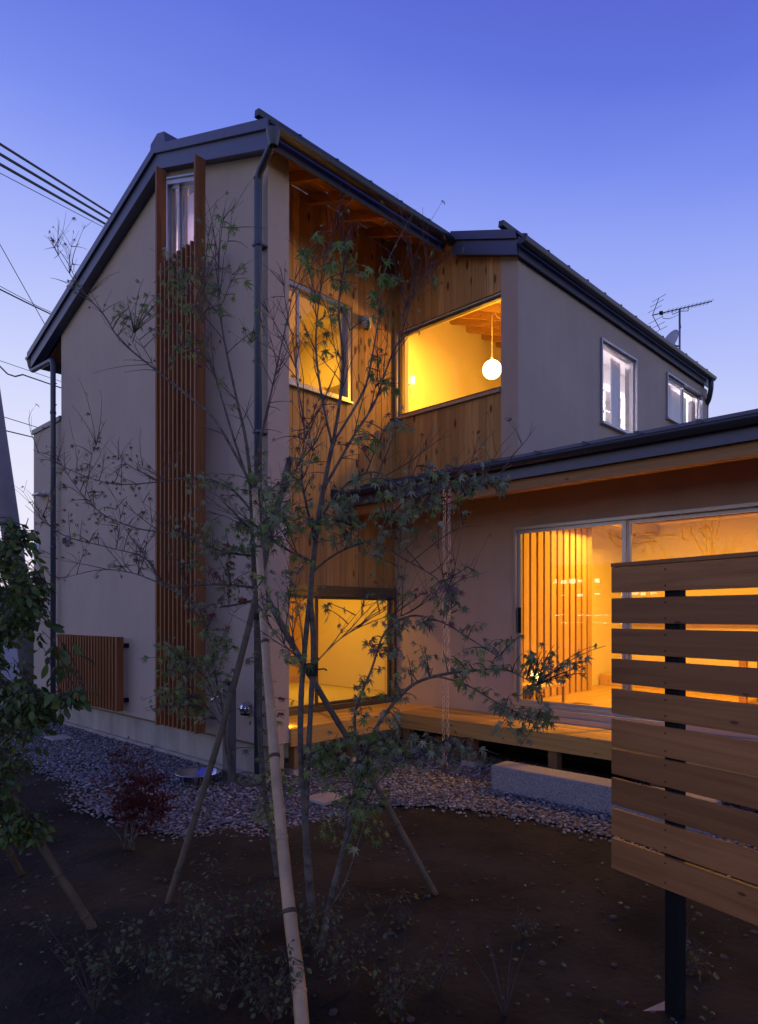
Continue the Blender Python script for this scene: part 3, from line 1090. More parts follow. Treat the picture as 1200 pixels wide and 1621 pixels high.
slab(-.07, .94, 4.2, 8.0, .30, .33).build('inner_ceiling', M['plasterw'], house)
yy = 4.728 - .425 * 5
while yy < 7:
    if True:
        slab(-1.6, (.94 if yy < 4.1 else -.16), yy - .03, yy + .03, .285, .42).build('inner_rafter', M['intbeam'], house)
    yy += .425
MB().box(-1.598, -1.57, 4.45, 5.10, 3.1, 4.12).build('inner_door', M['intwood'], house)
# globe pendant
gl = at(779, 585, 9.35)
pend = thing('pendant_lamp', 'glowing white globe pendant lamp hanging behind the picture window upstairs', 'lamp', gl)
MB().lathe([(.001, -.131)] + [(.131 * math.sin(a), -.131 * math.cos(a)) for a in np.linspace(.15, math.pi - .15, 16)] + [(.001, .131)], gl, 28).build('globe', emis('globe_glow', (1, .80, .42), 7), pend)
MB().tube([gl + Vector((0, 0, .13)), gl + Vector((0, 0, .17))], .02, 10).build('cap', M['white'], pend)
MB().tube([gl + Vector((0, 0, .17)), (gl.x, gl.y, roof_z(gl.x) - .28)], .005, 6).build('cord', M['white'], pend)
MB().tube([(gl.x, gl.y, roof_z(gl.x) - .30), (gl.x + .06, gl.y + .03, roof_z(gl.x) - .44), (gl.x + .2, gl.y + .06, roof_z(gl.x) - .55), (gl.x + .5, gl.y + .1, roof_z(gl.x) - .50)], .004, 6).build('cord', M['white'], pend)
lamp('POINT', gl + Vector((0, 0, -.26)), 40, .1, parent=pend)
def wall_light(name, loc, watts, label):
    t_ = thing(name, label, 'wall lamp', loc)
    MB().box(loc[0] - .03, loc[0], loc[1] - .03, loc[1] + .03, loc[2] - .04, loc[2] + .04).build('back_plate', M['white'], t_)
    MB().lathe([(.001, -.05), (.03, -.05), (.03, .05), (.001, .05)], (loc[0] + .06, loc[1], loc[2]), 12).build('shade', bulb, t_)
    lamp('POINT', (loc[0] + .16, loc[1], loc[2]), watts, .04, parent=t_)
wall_light('wall_lamp', (-1.57, 3.72, 4.98), 3, 'small bright lamp on the yellow wall just inside the left edge of the picture window')
def added_wall_light_r(loc, watts, label):
    t_ = thing('wall_lamp', label, 'wall lamp', loc)
    MB().box(loc[0], loc[0] + .03, loc[1] - .03, loc[1] + .03, loc[2] - .04, loc[2] + .04).build('back_plate', M['white'], t_)
    MB().lathe([(.001, -.05), (.03, -.05), (.03, .05), (.001, .05)], (loc[0] - .04, loc[1], loc[2]), 12).build('shade', bulb, t_)
    lamp('POINT', (loc[0] - .14, loc[1], loc[2]), watts, .05, parent=t_)
added_wall_light_r((.90, 3.2, 4.75), 85, 'added wall lamp on the right inner wall of the yellow room, unseen behind the stucco strip, warming the cedar recess')  # added lamp out of view, throws warm light onto the cedar wall and soffit
wall_light('wall_lamp', (-1.57, 5.9, 4.4), 12, 'lamp shining up low on the yellow wall below the globe pendant')
ceiling_lamp('ceiling_lamp', (-.75, 3.3, roof_z(-.75) - .46), 75, 'round ceiling lamp over the yellow room behind the picture window')

# white room with book shelf behind the side windows
ceiling_lamp('ceiling_lamp', (.45, 5.3, 5.42), 120, 'round ceiling lamp in the book shelf room', .09, (.92, .82, 1))
ceiling_lamp('ceiling_lamp', (.45, 7.3, 5.42), 70, 'added unseen ceiling lamp brightening the room behind the far side window', .09, (.92, .82, 1))  # extra unseen lamp, added to brighten the far window
bs = thing('bookshelf', 'white open bookshelf standing behind the single side window', 'bookshelf', (.1, 6.2, 3.1))
MB().box(-.06, -.03, 5.6, 6.8, 3.1, 5.05).build('back_panel', M['plasterw'], bs)
for z in (3.2, 3.6, 3.98, 4.34, 4.7, 5.02):
    MB().box(-.03, .25, 5.62, 6.8, z, z + .025).build('shelf', M['plasterw'], bs)
for y in (5.6, 6.2, 6.8):
    MB().box(-.03, .25, y, y + .02, 3.1, 5.05).build('side_panel', M['plasterw'], bs)
def curtain(name, x, y0, y1, z0, z1, label, amp=.018, step=.05):
    vs = []
    n = int((y1 - y0) / .012)
    for z in (z0, z1):
        for i in range(n + 1):
            y = y0 + (y1 - y0) * i / n
            vs.append((x + amp * math.sin(i * .012 / step * 6.28) + .006 * math.sin(i * .7), y, z))
    fs = [(i, i + 1, n + 2 + i, n + 1 + i) for i in range(n)]
    m_ = MB().add(vs, fs, True)
    vs2 = [(v[0] - .003, v[1], v[2]) for v in vs]
    m_.add(vs2, [tuple(reversed(f)) for f in fs], True)
    return tag(m_.build(name, M['curtain']), label, 'curtain')
curtain('curtain', .88, 5.06, 5.36, 3.95, 5.03, 'pale curtain drawn aside at the right edge of the single side window')
curtain('curtain', .90, 6.40, 7.10, 4.40, 5.15, 'pale curtain behind the left pane of the far side window')
curtain('curtain', .84, 7.2, 7.95, 4.40, 5.15, 'pale curtain behind the right pane of the far side window')

# upstairs room behind wall A
mb = MB()
mb.prism_y([(-4.7, 3.1), (-.85, 3.1), (-.85, 6.2), (RX, 6.57), (-4.7, 5.65)], 2.62, 2.70)
mb.box(-3.3, -3.22, .16, 2.62, 3.1, 5.8)
mb.build('inner_wall', M['plaster'], house)
MB().box(-4.7, -.85, .16, 2.62, 3.0, 3.1).build('inner_floor', M['floor'], house)
MB().box(-3.22, -.86, .16, 2.62, 5.52, 5.55).build('inner_ceiling', M['plasterw'], house)
MB().box(-2.2, -2.14, 2.55, 2.619, 3.1, 4.75).build('door_casing', M['intwood'], house)
MB().box(-2.14, -1.75, 2.58, 2.619, 3.1, 4.72).build('inner_door', mat('dark_doorway', (.22, .17, .09), .9), house)
ceiling_lamp('ceiling_lamp', (-1.9, 1.5, 5.518), 48, 'round ceiling lamp in the small upstairs room at the recess')
curtain('curtain', -.92, .62, .74, 3.98, 5.1, 'narrow pale curtain at the left of the small upstairs window', .01)
# stair room behind the gable window
mb = MB()
mb.box(-3.22, -.86, .72, .78, .6, 3.0)
mb.build('inner_wall', M['plaster'], house)
MB().box(-1.79, -1.61, .115, .13, 1.06, 6.2).build('inner_panel', M['intwood'], house)
vs = [(-1.49, .135, 1.0), (-.78, .135, 1.0), (-.78, .135, 5.98), (-1.49, .135, 5.98)]
bl = MB().box(-1.585, -1.12, .10, .104, 1.06, 6.08).build('roller_blind', leafmat('blind_cloth', (.80, .74, .82), (.80, .74, .82), .5, .9))
ceiling_lamp('ceiling_lamp', (-1.35, .55, 5.9), 40, 'added unseen ceiling lamp brightening the blind of the tall gable window', .08, (1, .72, .85))  # unseen lamp added to light the blind from inside
tag(bl, 'pale roller blind behind the right pane of the tall gable window', 'blind')

# tatami room behind the low window
mb = MB()
mb.box(-3.3, -3.2, .25, 3.0, .5, 2.6)
mb.box(-3.2, -.86, .78, .80, .5, .55)
mb.build('inner_wall', M['intwood'], house)
MB().box(-3.2, -.86, .16, 3.1, .42, .50).build('inner_floor', M['tatami'], house)
MB().box(-3.2, -.80, .16, 3.1, 2.5, 2.56).build('inner_ceiling', M['plaster'], house)
MB().box(-3.2, -.86, 3.0, 3.08, .5, 2.5).build('inner_wall', M['paper'], house)
fs_ = thing('sliding_door', 'pale paper sliding doors at the back of the low amber room', 'sliding door', (-1.6, 2.97, .5))
for k, x0 in enumerate((-3.1, -2.17, -1.24)):
    y_ = 2.96 - .02 * (k % 2)
    pn = MB().box(x0, x0 + .925, y_, y_ + .018, .505, 2.3).build('door_panel', M['paper'], fs_)
    if k == 2:
        pass
    MB().box(x0 + .86, x0 + .90, y_ - .006, y_ - .001, 1.28, 1.34).build('handle', mat('dark_pull', (.10, .05, .02), .5), pn)
MB().box(-1.20, -1.08, 2.80, 2.935, .5, 2.5).build('inner_post', M['intwood'], house)
ceiling_lamp('ceiling_lamp', (-1.9, 1.75, 2.498), 38, 'round ceiling lamp in the low amber room')

# living room
MB().box(.2, 7.05, 2.6, 6.3, .47, .55).build('inner_floor', M['floor'], house)
MB().box(-.7, 7.05, 2.6, 6.3, 2.85, 2.93).build('inner_ceiling', M['plaster'], house)
mb = MB()
mb.box(.5, .56, 2.6, 6.3, .55, 2.85)
mb.box(.5, 7.05, 6.2, 6.3, .55, 2.85)
mb.build('inner_wall', M['plaster'], house)
sc_ = thing('slat_screen', 'lit wooden slat screen of tall posts inside the living room window', 'screen', (.8, 3.9, .55))
y = 2.72
while y < 4.62:
    MB().box(.72, .80, y, y + .108, .552, 2.848).build('slat', M['intwood'], sc_)
    y += .155
MB().box(.64, .655, 2.65, 4.6, .552, 2.61).build('backing_panel', mat('screen_back', (.08, .04, .018), .9), sc_)
step_ = MB().box(.58, 7.0, 5.35, 6.19, .552, .70).build('inner_step', M['intwood'], house)
MB().box(.6, 4.0, 6.05, 6.19, 1.45, 1.62).build('wall_shelf', M['intwood'], house)
tr = MB()
tr.box(2.25, 6.2, 2.72, 2.80, 2.42, 2.61)
tr.build('inner_beam', M['intbeam'], house)
ceiling_lamp('ceiling_lamp', (1.35, 4.25, 2.848), 60, 'round ceiling lamp above the slat screen in the living room')
ceiling_lamp('ceiling_lamp', (2.8, 3.7, 2.848), 105, 'round ceiling lamp in the middle of the living room')
ceiling_lamp('ceiling_lamp', (5.2, 4.0, 2.848), 80, 'round ceiling lamp at the far right of the living room')
# side shelf with a small table lamp
sh = thing('side_table', 'low wooden shelf with a small lamp in front of the slat screen', 'table', (1.0, 2.95, .55))
MB().box(.82, 1.22, 2.68, 3.25, .74, .765).build('table_top', M['intwood'], sh)
for a, b in ((.84, 2.70), (1.18, 2.70), (.84, 3.21), (1.18, 3.21)):
    MB().box(a, a + .03, b, b + .03, .552, .739).build('leg', M['intwood'], sh)
tl = thing('table_lamp', 'small glowing table lamp on the low shelf by the slat screen', 'lamp', (1.06, 2.86, .766))
MB().lathe([(.001, 0), (.045, 0), (.045, .012), (.012, .016), (.012, .05)], (1.06, 2.86, .767), 16).build('base', M['white'], tl)
MB().lathe([(.03, .05), (.055, .07), (.06, .11), (.05, .15), (.03, .165), (.001, .166)], (1.06, 2.86, .767), 18).build('shade', emis('shade_glow', (1, .62, .18), 10), tl)
lamp('POINT', (1.06, 2.86, 1.0), 1.2, .04, parent=tl)
# dining table seen through the gaps of the fence
dt = thing('dining_table', 'wooden dining table seen in the living room through the gaps of the fence', 'table', (3.2, 4.4, .55))
MB().box(2.7, 4.3, 4.1, 4.9, 1.23, 1.265).build('table_top', M['intwood'], dt)
for a, b in ((2.75, 4.14), (4.2, 4.14), (2.75, 4.8), (4.2, 4.8)):
    MB().box(a, a + .07, b, b + .07, .552, 1.229).build('leg', M['intbeam'], dt)
MB().box(1.3, 1.5, 3.22, 3.32, .5505, .5545).build('floor_vent', M['aludark'], house)

# ------------------------------------------------------------------ slat screen on the gable
gs = thing('window_slat_screen', 'tall reddish brown slat screen with two fins over the gable window', 'slat screen', (-1.13, -.25, .4))
FL, FR = -1.515, -.753
for x in (FL, FR):
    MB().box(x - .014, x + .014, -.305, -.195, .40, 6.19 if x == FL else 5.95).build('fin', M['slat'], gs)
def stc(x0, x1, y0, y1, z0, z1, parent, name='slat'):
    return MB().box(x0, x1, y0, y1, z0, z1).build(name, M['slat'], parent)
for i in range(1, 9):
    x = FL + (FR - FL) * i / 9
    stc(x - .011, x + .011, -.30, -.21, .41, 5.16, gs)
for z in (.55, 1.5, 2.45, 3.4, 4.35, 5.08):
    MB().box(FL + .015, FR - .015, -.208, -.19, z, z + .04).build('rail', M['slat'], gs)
for z in (.6, 2.4, 4.2):
    for x in (FL + .12, FL + .40):
        MB().box(x - .015, x + .015, -.188, -.001, z - .02, z + .02).build('bracket', M['black'], gs)
# low lattice panel
lp = thing('lattice_panel', 'low square panel of upright reddish slats on the gable wall near the ground', 'slat screen', (-3.65, -.13, .4))
for i in range(22):
    x = -4.55 + 1.77 * i / 21
    MB().box(x - .012, x + .012, -.16, -.095, .40, 1.28).build('slat', M['slat'], lp)
MB().box(-2.764, -2.744, -.16, -.075, .40, 1.28).build('side_board', M['slat'], lp)
for z in (.5, 1.15):
    MB().box(-4.55, -2.765, -.094, -.08, z, z + .04).build('rail', M['slat'], lp)
    for x in (-4.4, -2.78):
        MB().box(x - .02, x + .02, -.078, -.001, z - .0, z + .05).build('bracket', M['black'], lp)

# ------------------------------------------------------------------ deck
deck = thing('wooden_deck', 'L shaped wooden deck on short posts along the recess and living room window', 'deck', (0, 1.79, 0))
DZ = .47
for k in range(6):
    x0 = -.655 + k * .108
    MB().box(x0, x0 + .099, .25, 2.445, DZ - .03, DZ + random.uniform(-.001, .001)).build('board', M['decky'], deck, bevel=.002)
for k in range(6):
    y0 = 1.80 + k * .107
    MB().box(-.003, 6.9, y0, y0 + .098, DZ - .03, DZ + random.uniform(-.001, .001)).build('board', M['deckx'], deck, bevel=.002)
MB().box(-.002, .028, .25, 1.76, DZ - .165, DZ - .002).build('fascia_board', M['decky'], deck)
MB().box(-.002, 6.9, 1.765, 1.795, DZ - .165, DZ - .002).build('fascia_board', M['deckx'], deck)
for (x, y) in ((-.08, .38), (-.08, 1.15), (.02, 1.90), (.93, 1.86), (1.86, 1.86), (2.8, 1.86), (3.7, 1.86), (-.6, .4), (-.6, 1.3)):
    MB().box(x - .045, x + .045, y - .045, y + .045, .07, DZ - .032).build('post', M['post'], deck)
    MB().hexa([(x - .1, y - .1, -.005), (x + .1, y - .1, -.005), (x + .1, y + .1, -.005), (x - .1, y + .1, -.005),
               (x - .075, y - .075, .068), (x + .075, y - .075, .068), (x + .075, y + .075, .068), (x - .075, y + .075, .068)]).build('footing_stone', M['concrete'], deck)
# recessed light at the end of the deck
dl = thing('deck_light', 'small warm floor light at the near left end of the wooden deck', 'light', (-.12, .30, DZ))
MB().box(-.2, -.05, .262, .275, DZ + .012, DZ + .04).build('housing', M['aludark'], dl)
MB().box(-.19, -.06, .2755, .278, DZ + .016, DZ + .036).build('diffuser', bulb, dl)
lamp('POINT', (-.12, .33, DZ + .05), 1.6, .02, parent=dl)

# granite step
st = MB().box(1.61, 3.42, 1.205, 1.455, -.02, .226).build('stone_step', M['block'], bevel=.008)
tag(st, 'long rough grey stone block step lying on the gravel in front of the deck', 'stone step')
mh = MB().box(.72, .98, -.18, .08, .02, .045).build('drain_cover', M['concrete'], bevel=.004)
tag(mh, 'small square concrete drain cover set in the gravel', 'drain cover')
mh2 = MB().box(-3.75, -3.45, -.62, -.38, .02, .042).build('drain_cover', M['concrete'], bevel=.004)
tag(mh2, 'pale flat drain cover in the gravel near the left downpipe', 'drain cover')

# rain chain
rc = thing('rain_chain', 'double link rain chain hanging from the low gutter to the gravel', 'rain chain', (.91, 1.445, 0))
def link_mesh(w=.0135, h=.028, r=.003):
    ps = []
    for k in range(12):
        a = 2 * math.pi * k / 12
        ps.append(Vector((w * math.cos(a), 0, h * math.sin(a))))
    vs, fs = [], []
    n = 5
    for i, p in enumerate(ps):
        t_ = (ps[(i + 1) % 12] - ps[i - 1]).normalized()
        u = Vector((0, 1, 0))
        w_ = t_.cross(u)
        for k in range(n):
            a = 2 * math.pi * k / n
            vs.append(p + (u * math.cos(a) + w_ * math.sin(a)) * r)
    for i in range(12):
        for k in range(n):
            fs.append((i * n + k, i * n + (k + 1) % n, ((i + 1) % 12) * n + (k + 1) % n, ((i + 1) % 12) * n + k))
    return MB().add(vs, fs, True).mesh('link', M['chain'])
lm = link_mesh()
top = Vector((.93, 1.445, LRZ0 - .10))
bot = Vector((.905, 1.45, .05))
nl = 60
for sgn in (-1, 1):
    for k in range(nl):
        p = top.lerp(bot, (k + .5) / nl) + RV * (sgn * .026 * (1 - .25 * k / nl) + .004 * math.sin(k * .5 + sgn))
        o = link('link', lm, rc, p)
        o.rotation_euler = (0, random.uniform(-.15, .15), ANG + (math.pi / 2 * (k % 2)) + .6)
MB().box(.87, .99, 1.40, 1.49, LRZ0 - .125, LRZ0 - .07).build('outlet', M['gutter'], rc)

# ------------------------------------------------------------------ small fittings at the gable
tp = thing('garden_tap_post', 'slim dark tap post with a steel faucet beside the metal bowl', 'tap post', (-.26, -.24, 0))
MB().box(-.305, -.215, -.285, -.195, 0, .90).build('post', mat('post_resin', (.10, .095, .09), .6), tp, bevel=.004)
MB().box(-.30, -.22, -.28, -.20, .905, .93).build('cap', M['black'], tp)
fa = MB().tube([(-.27, -.285, .80), (-.28, -.36, .80), (-.285, -.40, .79), (-.285, -.41, .75)], .011, 10).build('faucet', M['steel'], tp)
MB().tube([(-.275, -.33, .80), (-.275, -.33, .845)], .009, 8).tube([(-.315, -.33, .852), (-.235, -.33, .852)], .008, 8).tube([(-.275, -.37, .852), (-.275, -.29, .852)], .008, 8).build('handle', M['steel'], fa)
bw = thing('metal_bowl', 'shallow stainless steel bowl lying on the gravel under the tap', 'bowl', (-.36, -.50, 0))
MB().lathe([(.001, .0), (.10, .0), (.15, .03), (.19, .085), (.205, .09), (.204, .094), (.188, .09), (.148, .036), (.098, .006), (.001, .006)], (-.36, -.50, .04), 32).build('bowl_shell', M['steel'], bw)
hv = thing('vent_hood', 'round stainless vent hood on the gable wall right of the tap post', 'vent hood', (-.30, -.03, .66))
prof = [(.062, 0), (.062, -.03), (.058, -.055), (.045, -.075), (.025, -.087), (.001, -.09)]
MB().lathe(prof, (-.30, -.002, .66), 20, 'Y').build('hood', M['steel'], hv)
MB().box(-.34, -.26, -.07, -.02, .598, .61).build('grille', M['black'], hv)
dv = thing('round_vent', 'small round grey vent on the gable wall beside the left downpipe', 'vent cap', (-4.62, -.02, 2.57))
MB().lathe([(.085, 0), (.085, -.015), (.07, -.04), (.03, -.05), (.001, -.05)], (-4.60, -.002, 2.57), 20, 'Y').build('cap', mat('grey_plastic', (.25, .25, .28), .5), dv)
MB().box(-4.66, -4.54, -.055, -.05, 2.53, 2.61).build('louvre', M['black'], dv)
sp = thing('spotlight', 'white security spotlight on a round base at the left corner of the low annex', 'spotlight', (-5.75, -.05, 2.56))
MB().lathe([(.085, 0), (.085, -.03), (.06, -.05), (.001, -.055)], (-5.76, .0, 2.56), 20, 'Y').build('base', M['white'], sp)
MB().tube([(-5.78, -.05, 2.56), (-5.86, -.12, 2.57), (-5.95, -.15, 2.58)], .014, 8).build('arm', M['white'], sp)
hd = MB()
hd.tube([(-5.98, -.16, 2.70), (-5.985, -.165, 2.66), (-5.99, -.17, 2.60), (-6.01, -.19, 2.50), (-6.02, -.20, 2.475)], [.03, .05, .055, .085, .088], 16)
hd.build('lamp_head', M['white'], sp)
fd = thing('light_fixture', 'flat grey light fixture on the annex wall above the white spotlight', 'light fixture', (-5.45, -.05, 3.31))
MB().box(-5.58, -5.33, -.14, .0, 3.30, 3.325).build('shade', mat('fixture_grey', (.45, .46, .5), .4), fd)
MB().box(-5.47, -5.42, -.03, .002, 3.326, 3.36).build('bracket', M['white'], fd)
# lamp on cedar wall A
wl = thing('outdoor_wall_lamp', 'unlit grey wall lamp on the cedar wall between the two upstairs windows', 'wall lamp', (-.66, 1.82, 4.98))
MB().lathe([(.05, .001), (.05, .03), (.001, .031)], (-.689, 1.86, 5.02), 16, 'X').build('base', mat('lamp_grey', (.2, .19, .2), .5), wl)
MB().lathe([(.03, -.10), (.055, -.09), (.06, -.02), (.05, .03), (.03, .06), (.001, .065)], (-.60, 1.86, 4.99), 18).build('shade', mat('lamp_glass', (.45, .43, .45), .25), wl)

# ------------------------------------------------------------------ antenna and dish
A0 = at(1076, 600, 11.75)
an = thing('tv_antenna', 'grey yagi television antenna on a mast above the right hand roof', 'antenna', (A0.x, A0.y, roof_z(A0.x)))
zt = at(1077, 490, 11.75).z
ma = mat('mast_metal', (.22, .22, .26), .4, metal=.6)
MB().tube([(A0.x, A0.y, roof_z(A0.x)), (A0.x, A0.y, zt)], .017, 10).build('mast', ma, an)
b0 = at(1033, 499, 11.6)
b1 = at(1127, 477, 12.1)
MB().tube([b0, b1], .009, 8).build('boom', M['wire'], an)
bd = (b1 - b0).normalized()
sd = bd.cross(Vector((0, 0, 1))).normalized()
for k in range(12):
    p = b0.lerp(b1, .22 + .78 * k / 11.5)
    MB().tube([p - sd * .085 - Vector((0, 0, .015)), p + sd * .085 + Vector((0, 0, .015))], .004, 5).build('element', M['wire'], an)
rm = MB()
ur, lrp = at(1043, 472, 11.62), at(1045, 522, 11.62)
rm.tube([b0, ur], .006, 6).tube([b0, lrp], .006, 6)
for t_ in (.35, .7, 1):
    for q in (ur, lrp):
        p = b0.lerp(q, t_)
        rm.tube([p - sd * .16, p + sd * .16], .004, 5)
rm.build('reflector', M['wire'], an)
px = b0.lerp(b1, .14)
MB().box(px.x - .025, px.x + .025, px.y - .025, px.y + .025, px.z - .02, px.z + .03).build('junction_box', M['black'], an)
mt = Vector((A0.x, A0.y, zt - .03))
MB().tube([b0.lerp(b1, .32), b0.lerp(b1, .33) - Vector((0, 0, .07)), mt, b0.lerp(b1, .59) - Vector((0, 0, .07)), b0.lerp(b1, .6)], .006, 6).build('bracket', M['wire'], an)
MB().tube([px, px + Vector((0, 0, -.1)) + bd * .05, px + bd * .2 + Vector((0, 0, -.13)), mt + Vector((0, 0, -.05)), mt + Vector((.02, 0, -.3))], .005, 6).build('cable', M['wire'], an)
ds = thing('satellite_dish', 'pale satellite dish facing left on the antenna mast behind the roof edge', 'satellite dish', (A0.x, A0.y, roof_z(A0.x) + .2))
dc = at(1063, 544, 11.72)
dm = []
prof = [(.001, 0), (.08, .006), (.15, .022), (.21, .045), (.225, .05), (.222, .056), (.15, .03), (.08, .013), (.001, .008)]
m_ = MB().lathe(prof, (0, 0, 0), 28)
me = m_.mesh('dish', mat('dish_paint', (.50, .48, .52), .5))
o = link('dish', me, ds, dc)
dn = (-RV * .93 - FV * .25 + Vector((0, 0, .35))).normalized()
o.rotation_euler = dn.to_track_quat('Z', 'Y').to_euler()
MB().tube([dc - dn * .0, dc - dn * .10, (A0.x, A0.y, dc.z - .03)], .018, 8).build('mount', ma, ds)
MB().tube([dc + Vector((0, 0, -.2)), dc + dn * .22 + Vector((0, 0, -.14))], .008, 6).build('feed_arm', ma, ds)

# ------------------------------------------------------------------ utility pole and wires
up0 = at(52, 1040, 15)
up0.z = 0
up1 = at(-28, 520, 14.6)
upd = (up1 - up0)
ptop = up0 + upd * (9.5 / upd.z)
up = thing('utility_pole', 'leaning grey concrete utility pole at the left edge', 'utility pole', up0)
MB().tube([up0, up0.lerp(ptop, .5), ptop], [.215, .19, .165], 20).build('pole_shaft', M['util'], up)
MB().tube([up0.lerp(ptop, .93) - RV * .4, up0.lerp(ptop, .93) + RV * .3], .05, 8).build('crossarm', M['util'], up)
def wire(pts, r, label, sag=0):
    P = [Vector(p) for p in pts]
    out = []
    for a, b in zip(P, P[1:]):
        for k in range(12):
            t_ = k / 12
            out.append(a.lerp(b, t_) - Vector((0, 0, sag * 4 * t_ * (1 - t_))))
    out.append(P[-1])
    return tag(MB().tube(out, r, 6).build('power_line', M['wire']), label, 'power line')
yel = M['wire']
for (ya, yb, r, lb) in ((228, 341, .030, 'topmost thick power line running down to the gable roof'),
                        (244, 351, .034, 'middle thick power line running down to the gable roof'),
                        (260, 362, .034, 'lowest thick power line running down to the gable roof'),
                        (274, 368, .009, 'thin wire just under the three thick power lines')):
    a = at(0, ya, 15)
    b = at(180, yb, 21)
    d_ = b - a
    wire([a - d_ * .9, b + d_ * 1.2], r, lb)
def pw(lst, r, lb):
    wire([at(x, y, d) for x, y, d in lst], r, lb)
pw([(-40, 318, 14), (0, 387, 14.5), (70, 512, 15.5), (130, 618, 16)], .008, 'thin steep wire crossing the sky left of the gable')
pw([(-60, 436, 14), (0, 458, 15), (40, 478, 15.5), (80, 497, 16.5), (140, 522, 18)], .016, 'bundled cable meeting the lower end of the gable roof')
pw([(-60, 430, 14), (0, 453, 15), (60, 485, 16), (140, 520, 18)], .007, 'thin wire beside the bundled cable left of the gable')
pw([(-60, 555, 14), (0, 571, 15), (88, 601, 17), (160, 625, 19)], .007, 'thin wire passing just below the left gutter')
pw([(-60, 570, 14), (0, 580, 15), (12, 592, 15), (24, 596, 15.2), (36, 593, 15.4), (88, 611, 17), (160, 636, 19)], .016, 'looping black cable below the left gutter')
pw([(-60, 643, 15), (6, 660, 15.4), (64, 678, 17), (130, 698, 19)], .009, 'upper wire behind the low annex')
pw([(-60, 672, 15), (10, 682, 15.4), (52, 692, 17), (130, 712, 19)], .014, 'lower wire behind the low annex')

# ------------------------------------------------------------------ foreground fence
fa_ = math.atan2((RV * -.589 + FV).y, (RV * -.589 + FV).x)
fdir = (RV * .589 - FV).normalized()                # towards the camera's right, coming nearer
left = at(970, 975, 2.785)
left.z = 0
fang = math.atan2(fdir.y, fdir.x)
fence = thing('slatted_fence', 'brown horizontal board fence on a black steel post in the right foreground', 'fence', left, rot=fang)
def lbox(x0, x1, y0, y1, z0, z1, name, m, bevel=.0015, seed=0):
    mb_ = MB().box(x0, x1, y0, y1, z0, z1)
    o = link(name, mb_.mesh(name, M[m]), fence, (0, 0, 0), bevel=bevel, local=True)
    return o
def pz(y):
    return CAM.z + (975 - y) / 1070 * 2.785
FLEN = 2.15
tops = [(899, 938.4), (947.3, 986.3), (994.8, 1034), (1042.4, 1080.6), (1089.5, 1128.6), (1137.2, 1180.5), (1184.5, 1224), (1230.5, 1272), (1278.5, 1320.5), (1325.5, 1373)]
for a, b in tops:
    o = lbox(0, FLEN, -.009, .009, pz(b), pz(a), 'board', 'fence')
    for sx in (.255,):
        for sz in (.2, .8):
            z = pz(b) + (pz(a) - pz(b)) * sz
            s_ = MB().lathe([(.001, -.0012), (.0035, -.001), (.0038, 0)], (sx, -.0092, z), 8, 'Y')
            link('screw', s_.mesh('screw', M['rubber']), o, (0, 0, 0), local=True)
lbox(-.002, FLEN, -.011, .075, pz(898.2), pz(892), 'cap_board', 'fence')
lbox(.236, .298, .0105, .0555, -.02, pz(900), 'post', 'black', .003)
lbox(1.75, 1.825, .0105, .0855, -.02, pz(900), 'post', 'black', .003)
for x in (.265, 1.79):
    o = MB().hexa([(x - .13, -.07, -.05), (x + .13, -.07, -.05), (x + .13, .17, -.05), (x - .13, .17, -.05),
                   (x - .085, -.04, .006), (x + .085, -.04, .006), (x + .085, .125, .006), (x - .085, .125, .006)])
    link('footing', o.mesh('footing', M['concrete']), fence, (0, 0, 0), local=True)

# ------------------------------------------------------------------ the cleaner's shop across the street (seen mirrored in the glass)
shop = thing('cleaning_shop', 'shop with a lit クリーニング sign across the street, mirrored in the living room glass', 'shop', (-6.8, -20.6, 0))
MB().box(-14, 2, -26, -20.3, 0, 5.6).build('wall', mat('shop_wall', (.45, .43, .42), .9, var=.1), shop)
MB().box(-12.5, -1.0, -20.29, -20.15, 3.9, 5.5).build('sign_board', emis('sign_face', (.95, .85, .8), 1.3), shop)
tcu = bpy.data.curves.new('sign_text', 'FONT')
tcu.body = 'クリーニング'
tcu.size = .76
tcu.extrude = .02
tcu.align_x = 'CENTER'
to = bpy.data.objects.new('tmp', tcu)
COL.objects.link(to)
dg = bpy.context.evaluated_depsgraph_get()
tm = bpy.data.meshes.new_from_object(to.evaluated_get(dg))
bpy.data.objects.remove(to)
tm.materials.clear()
tm.materials.append(mat('sign_letters', (.03, .03, .05), .6))
to = link('sign_lettering', tm, shop, (-6.45, -20.12, 4.62))
to.rotation_euler = (math.radians(90), 0, math.radians(180))
lit = emis('shop_light', (1, .86, .62), 16)
for k in range(7):
    x = -12.4 + k * .92
    w_ = MB().box(x, x + .86, -20.29, -20.22, .4, 3.5).build('window', M['aludark'], shop)
    MB().box(x + .04, x + .82, -20.215, -20.20, .45, 3.45).build('pane', mat('shop_pane%d' % k, (.1, .09, .08), .4), w_)
for k in range(14):
    x = -12.3 + k * .42
    for z, h in ((3.05, .22), (2.45, .10), (1.55, .03), (1.2, .03)):
        if random.random() < .8:
            MB().box(x, x + random.uniform(.15, .36), -20.195, -20.18, z + random.uniform(-.05, .05), z + h * random.uniform(.6, 1.1)).build('lamp_tube', lit, shop)

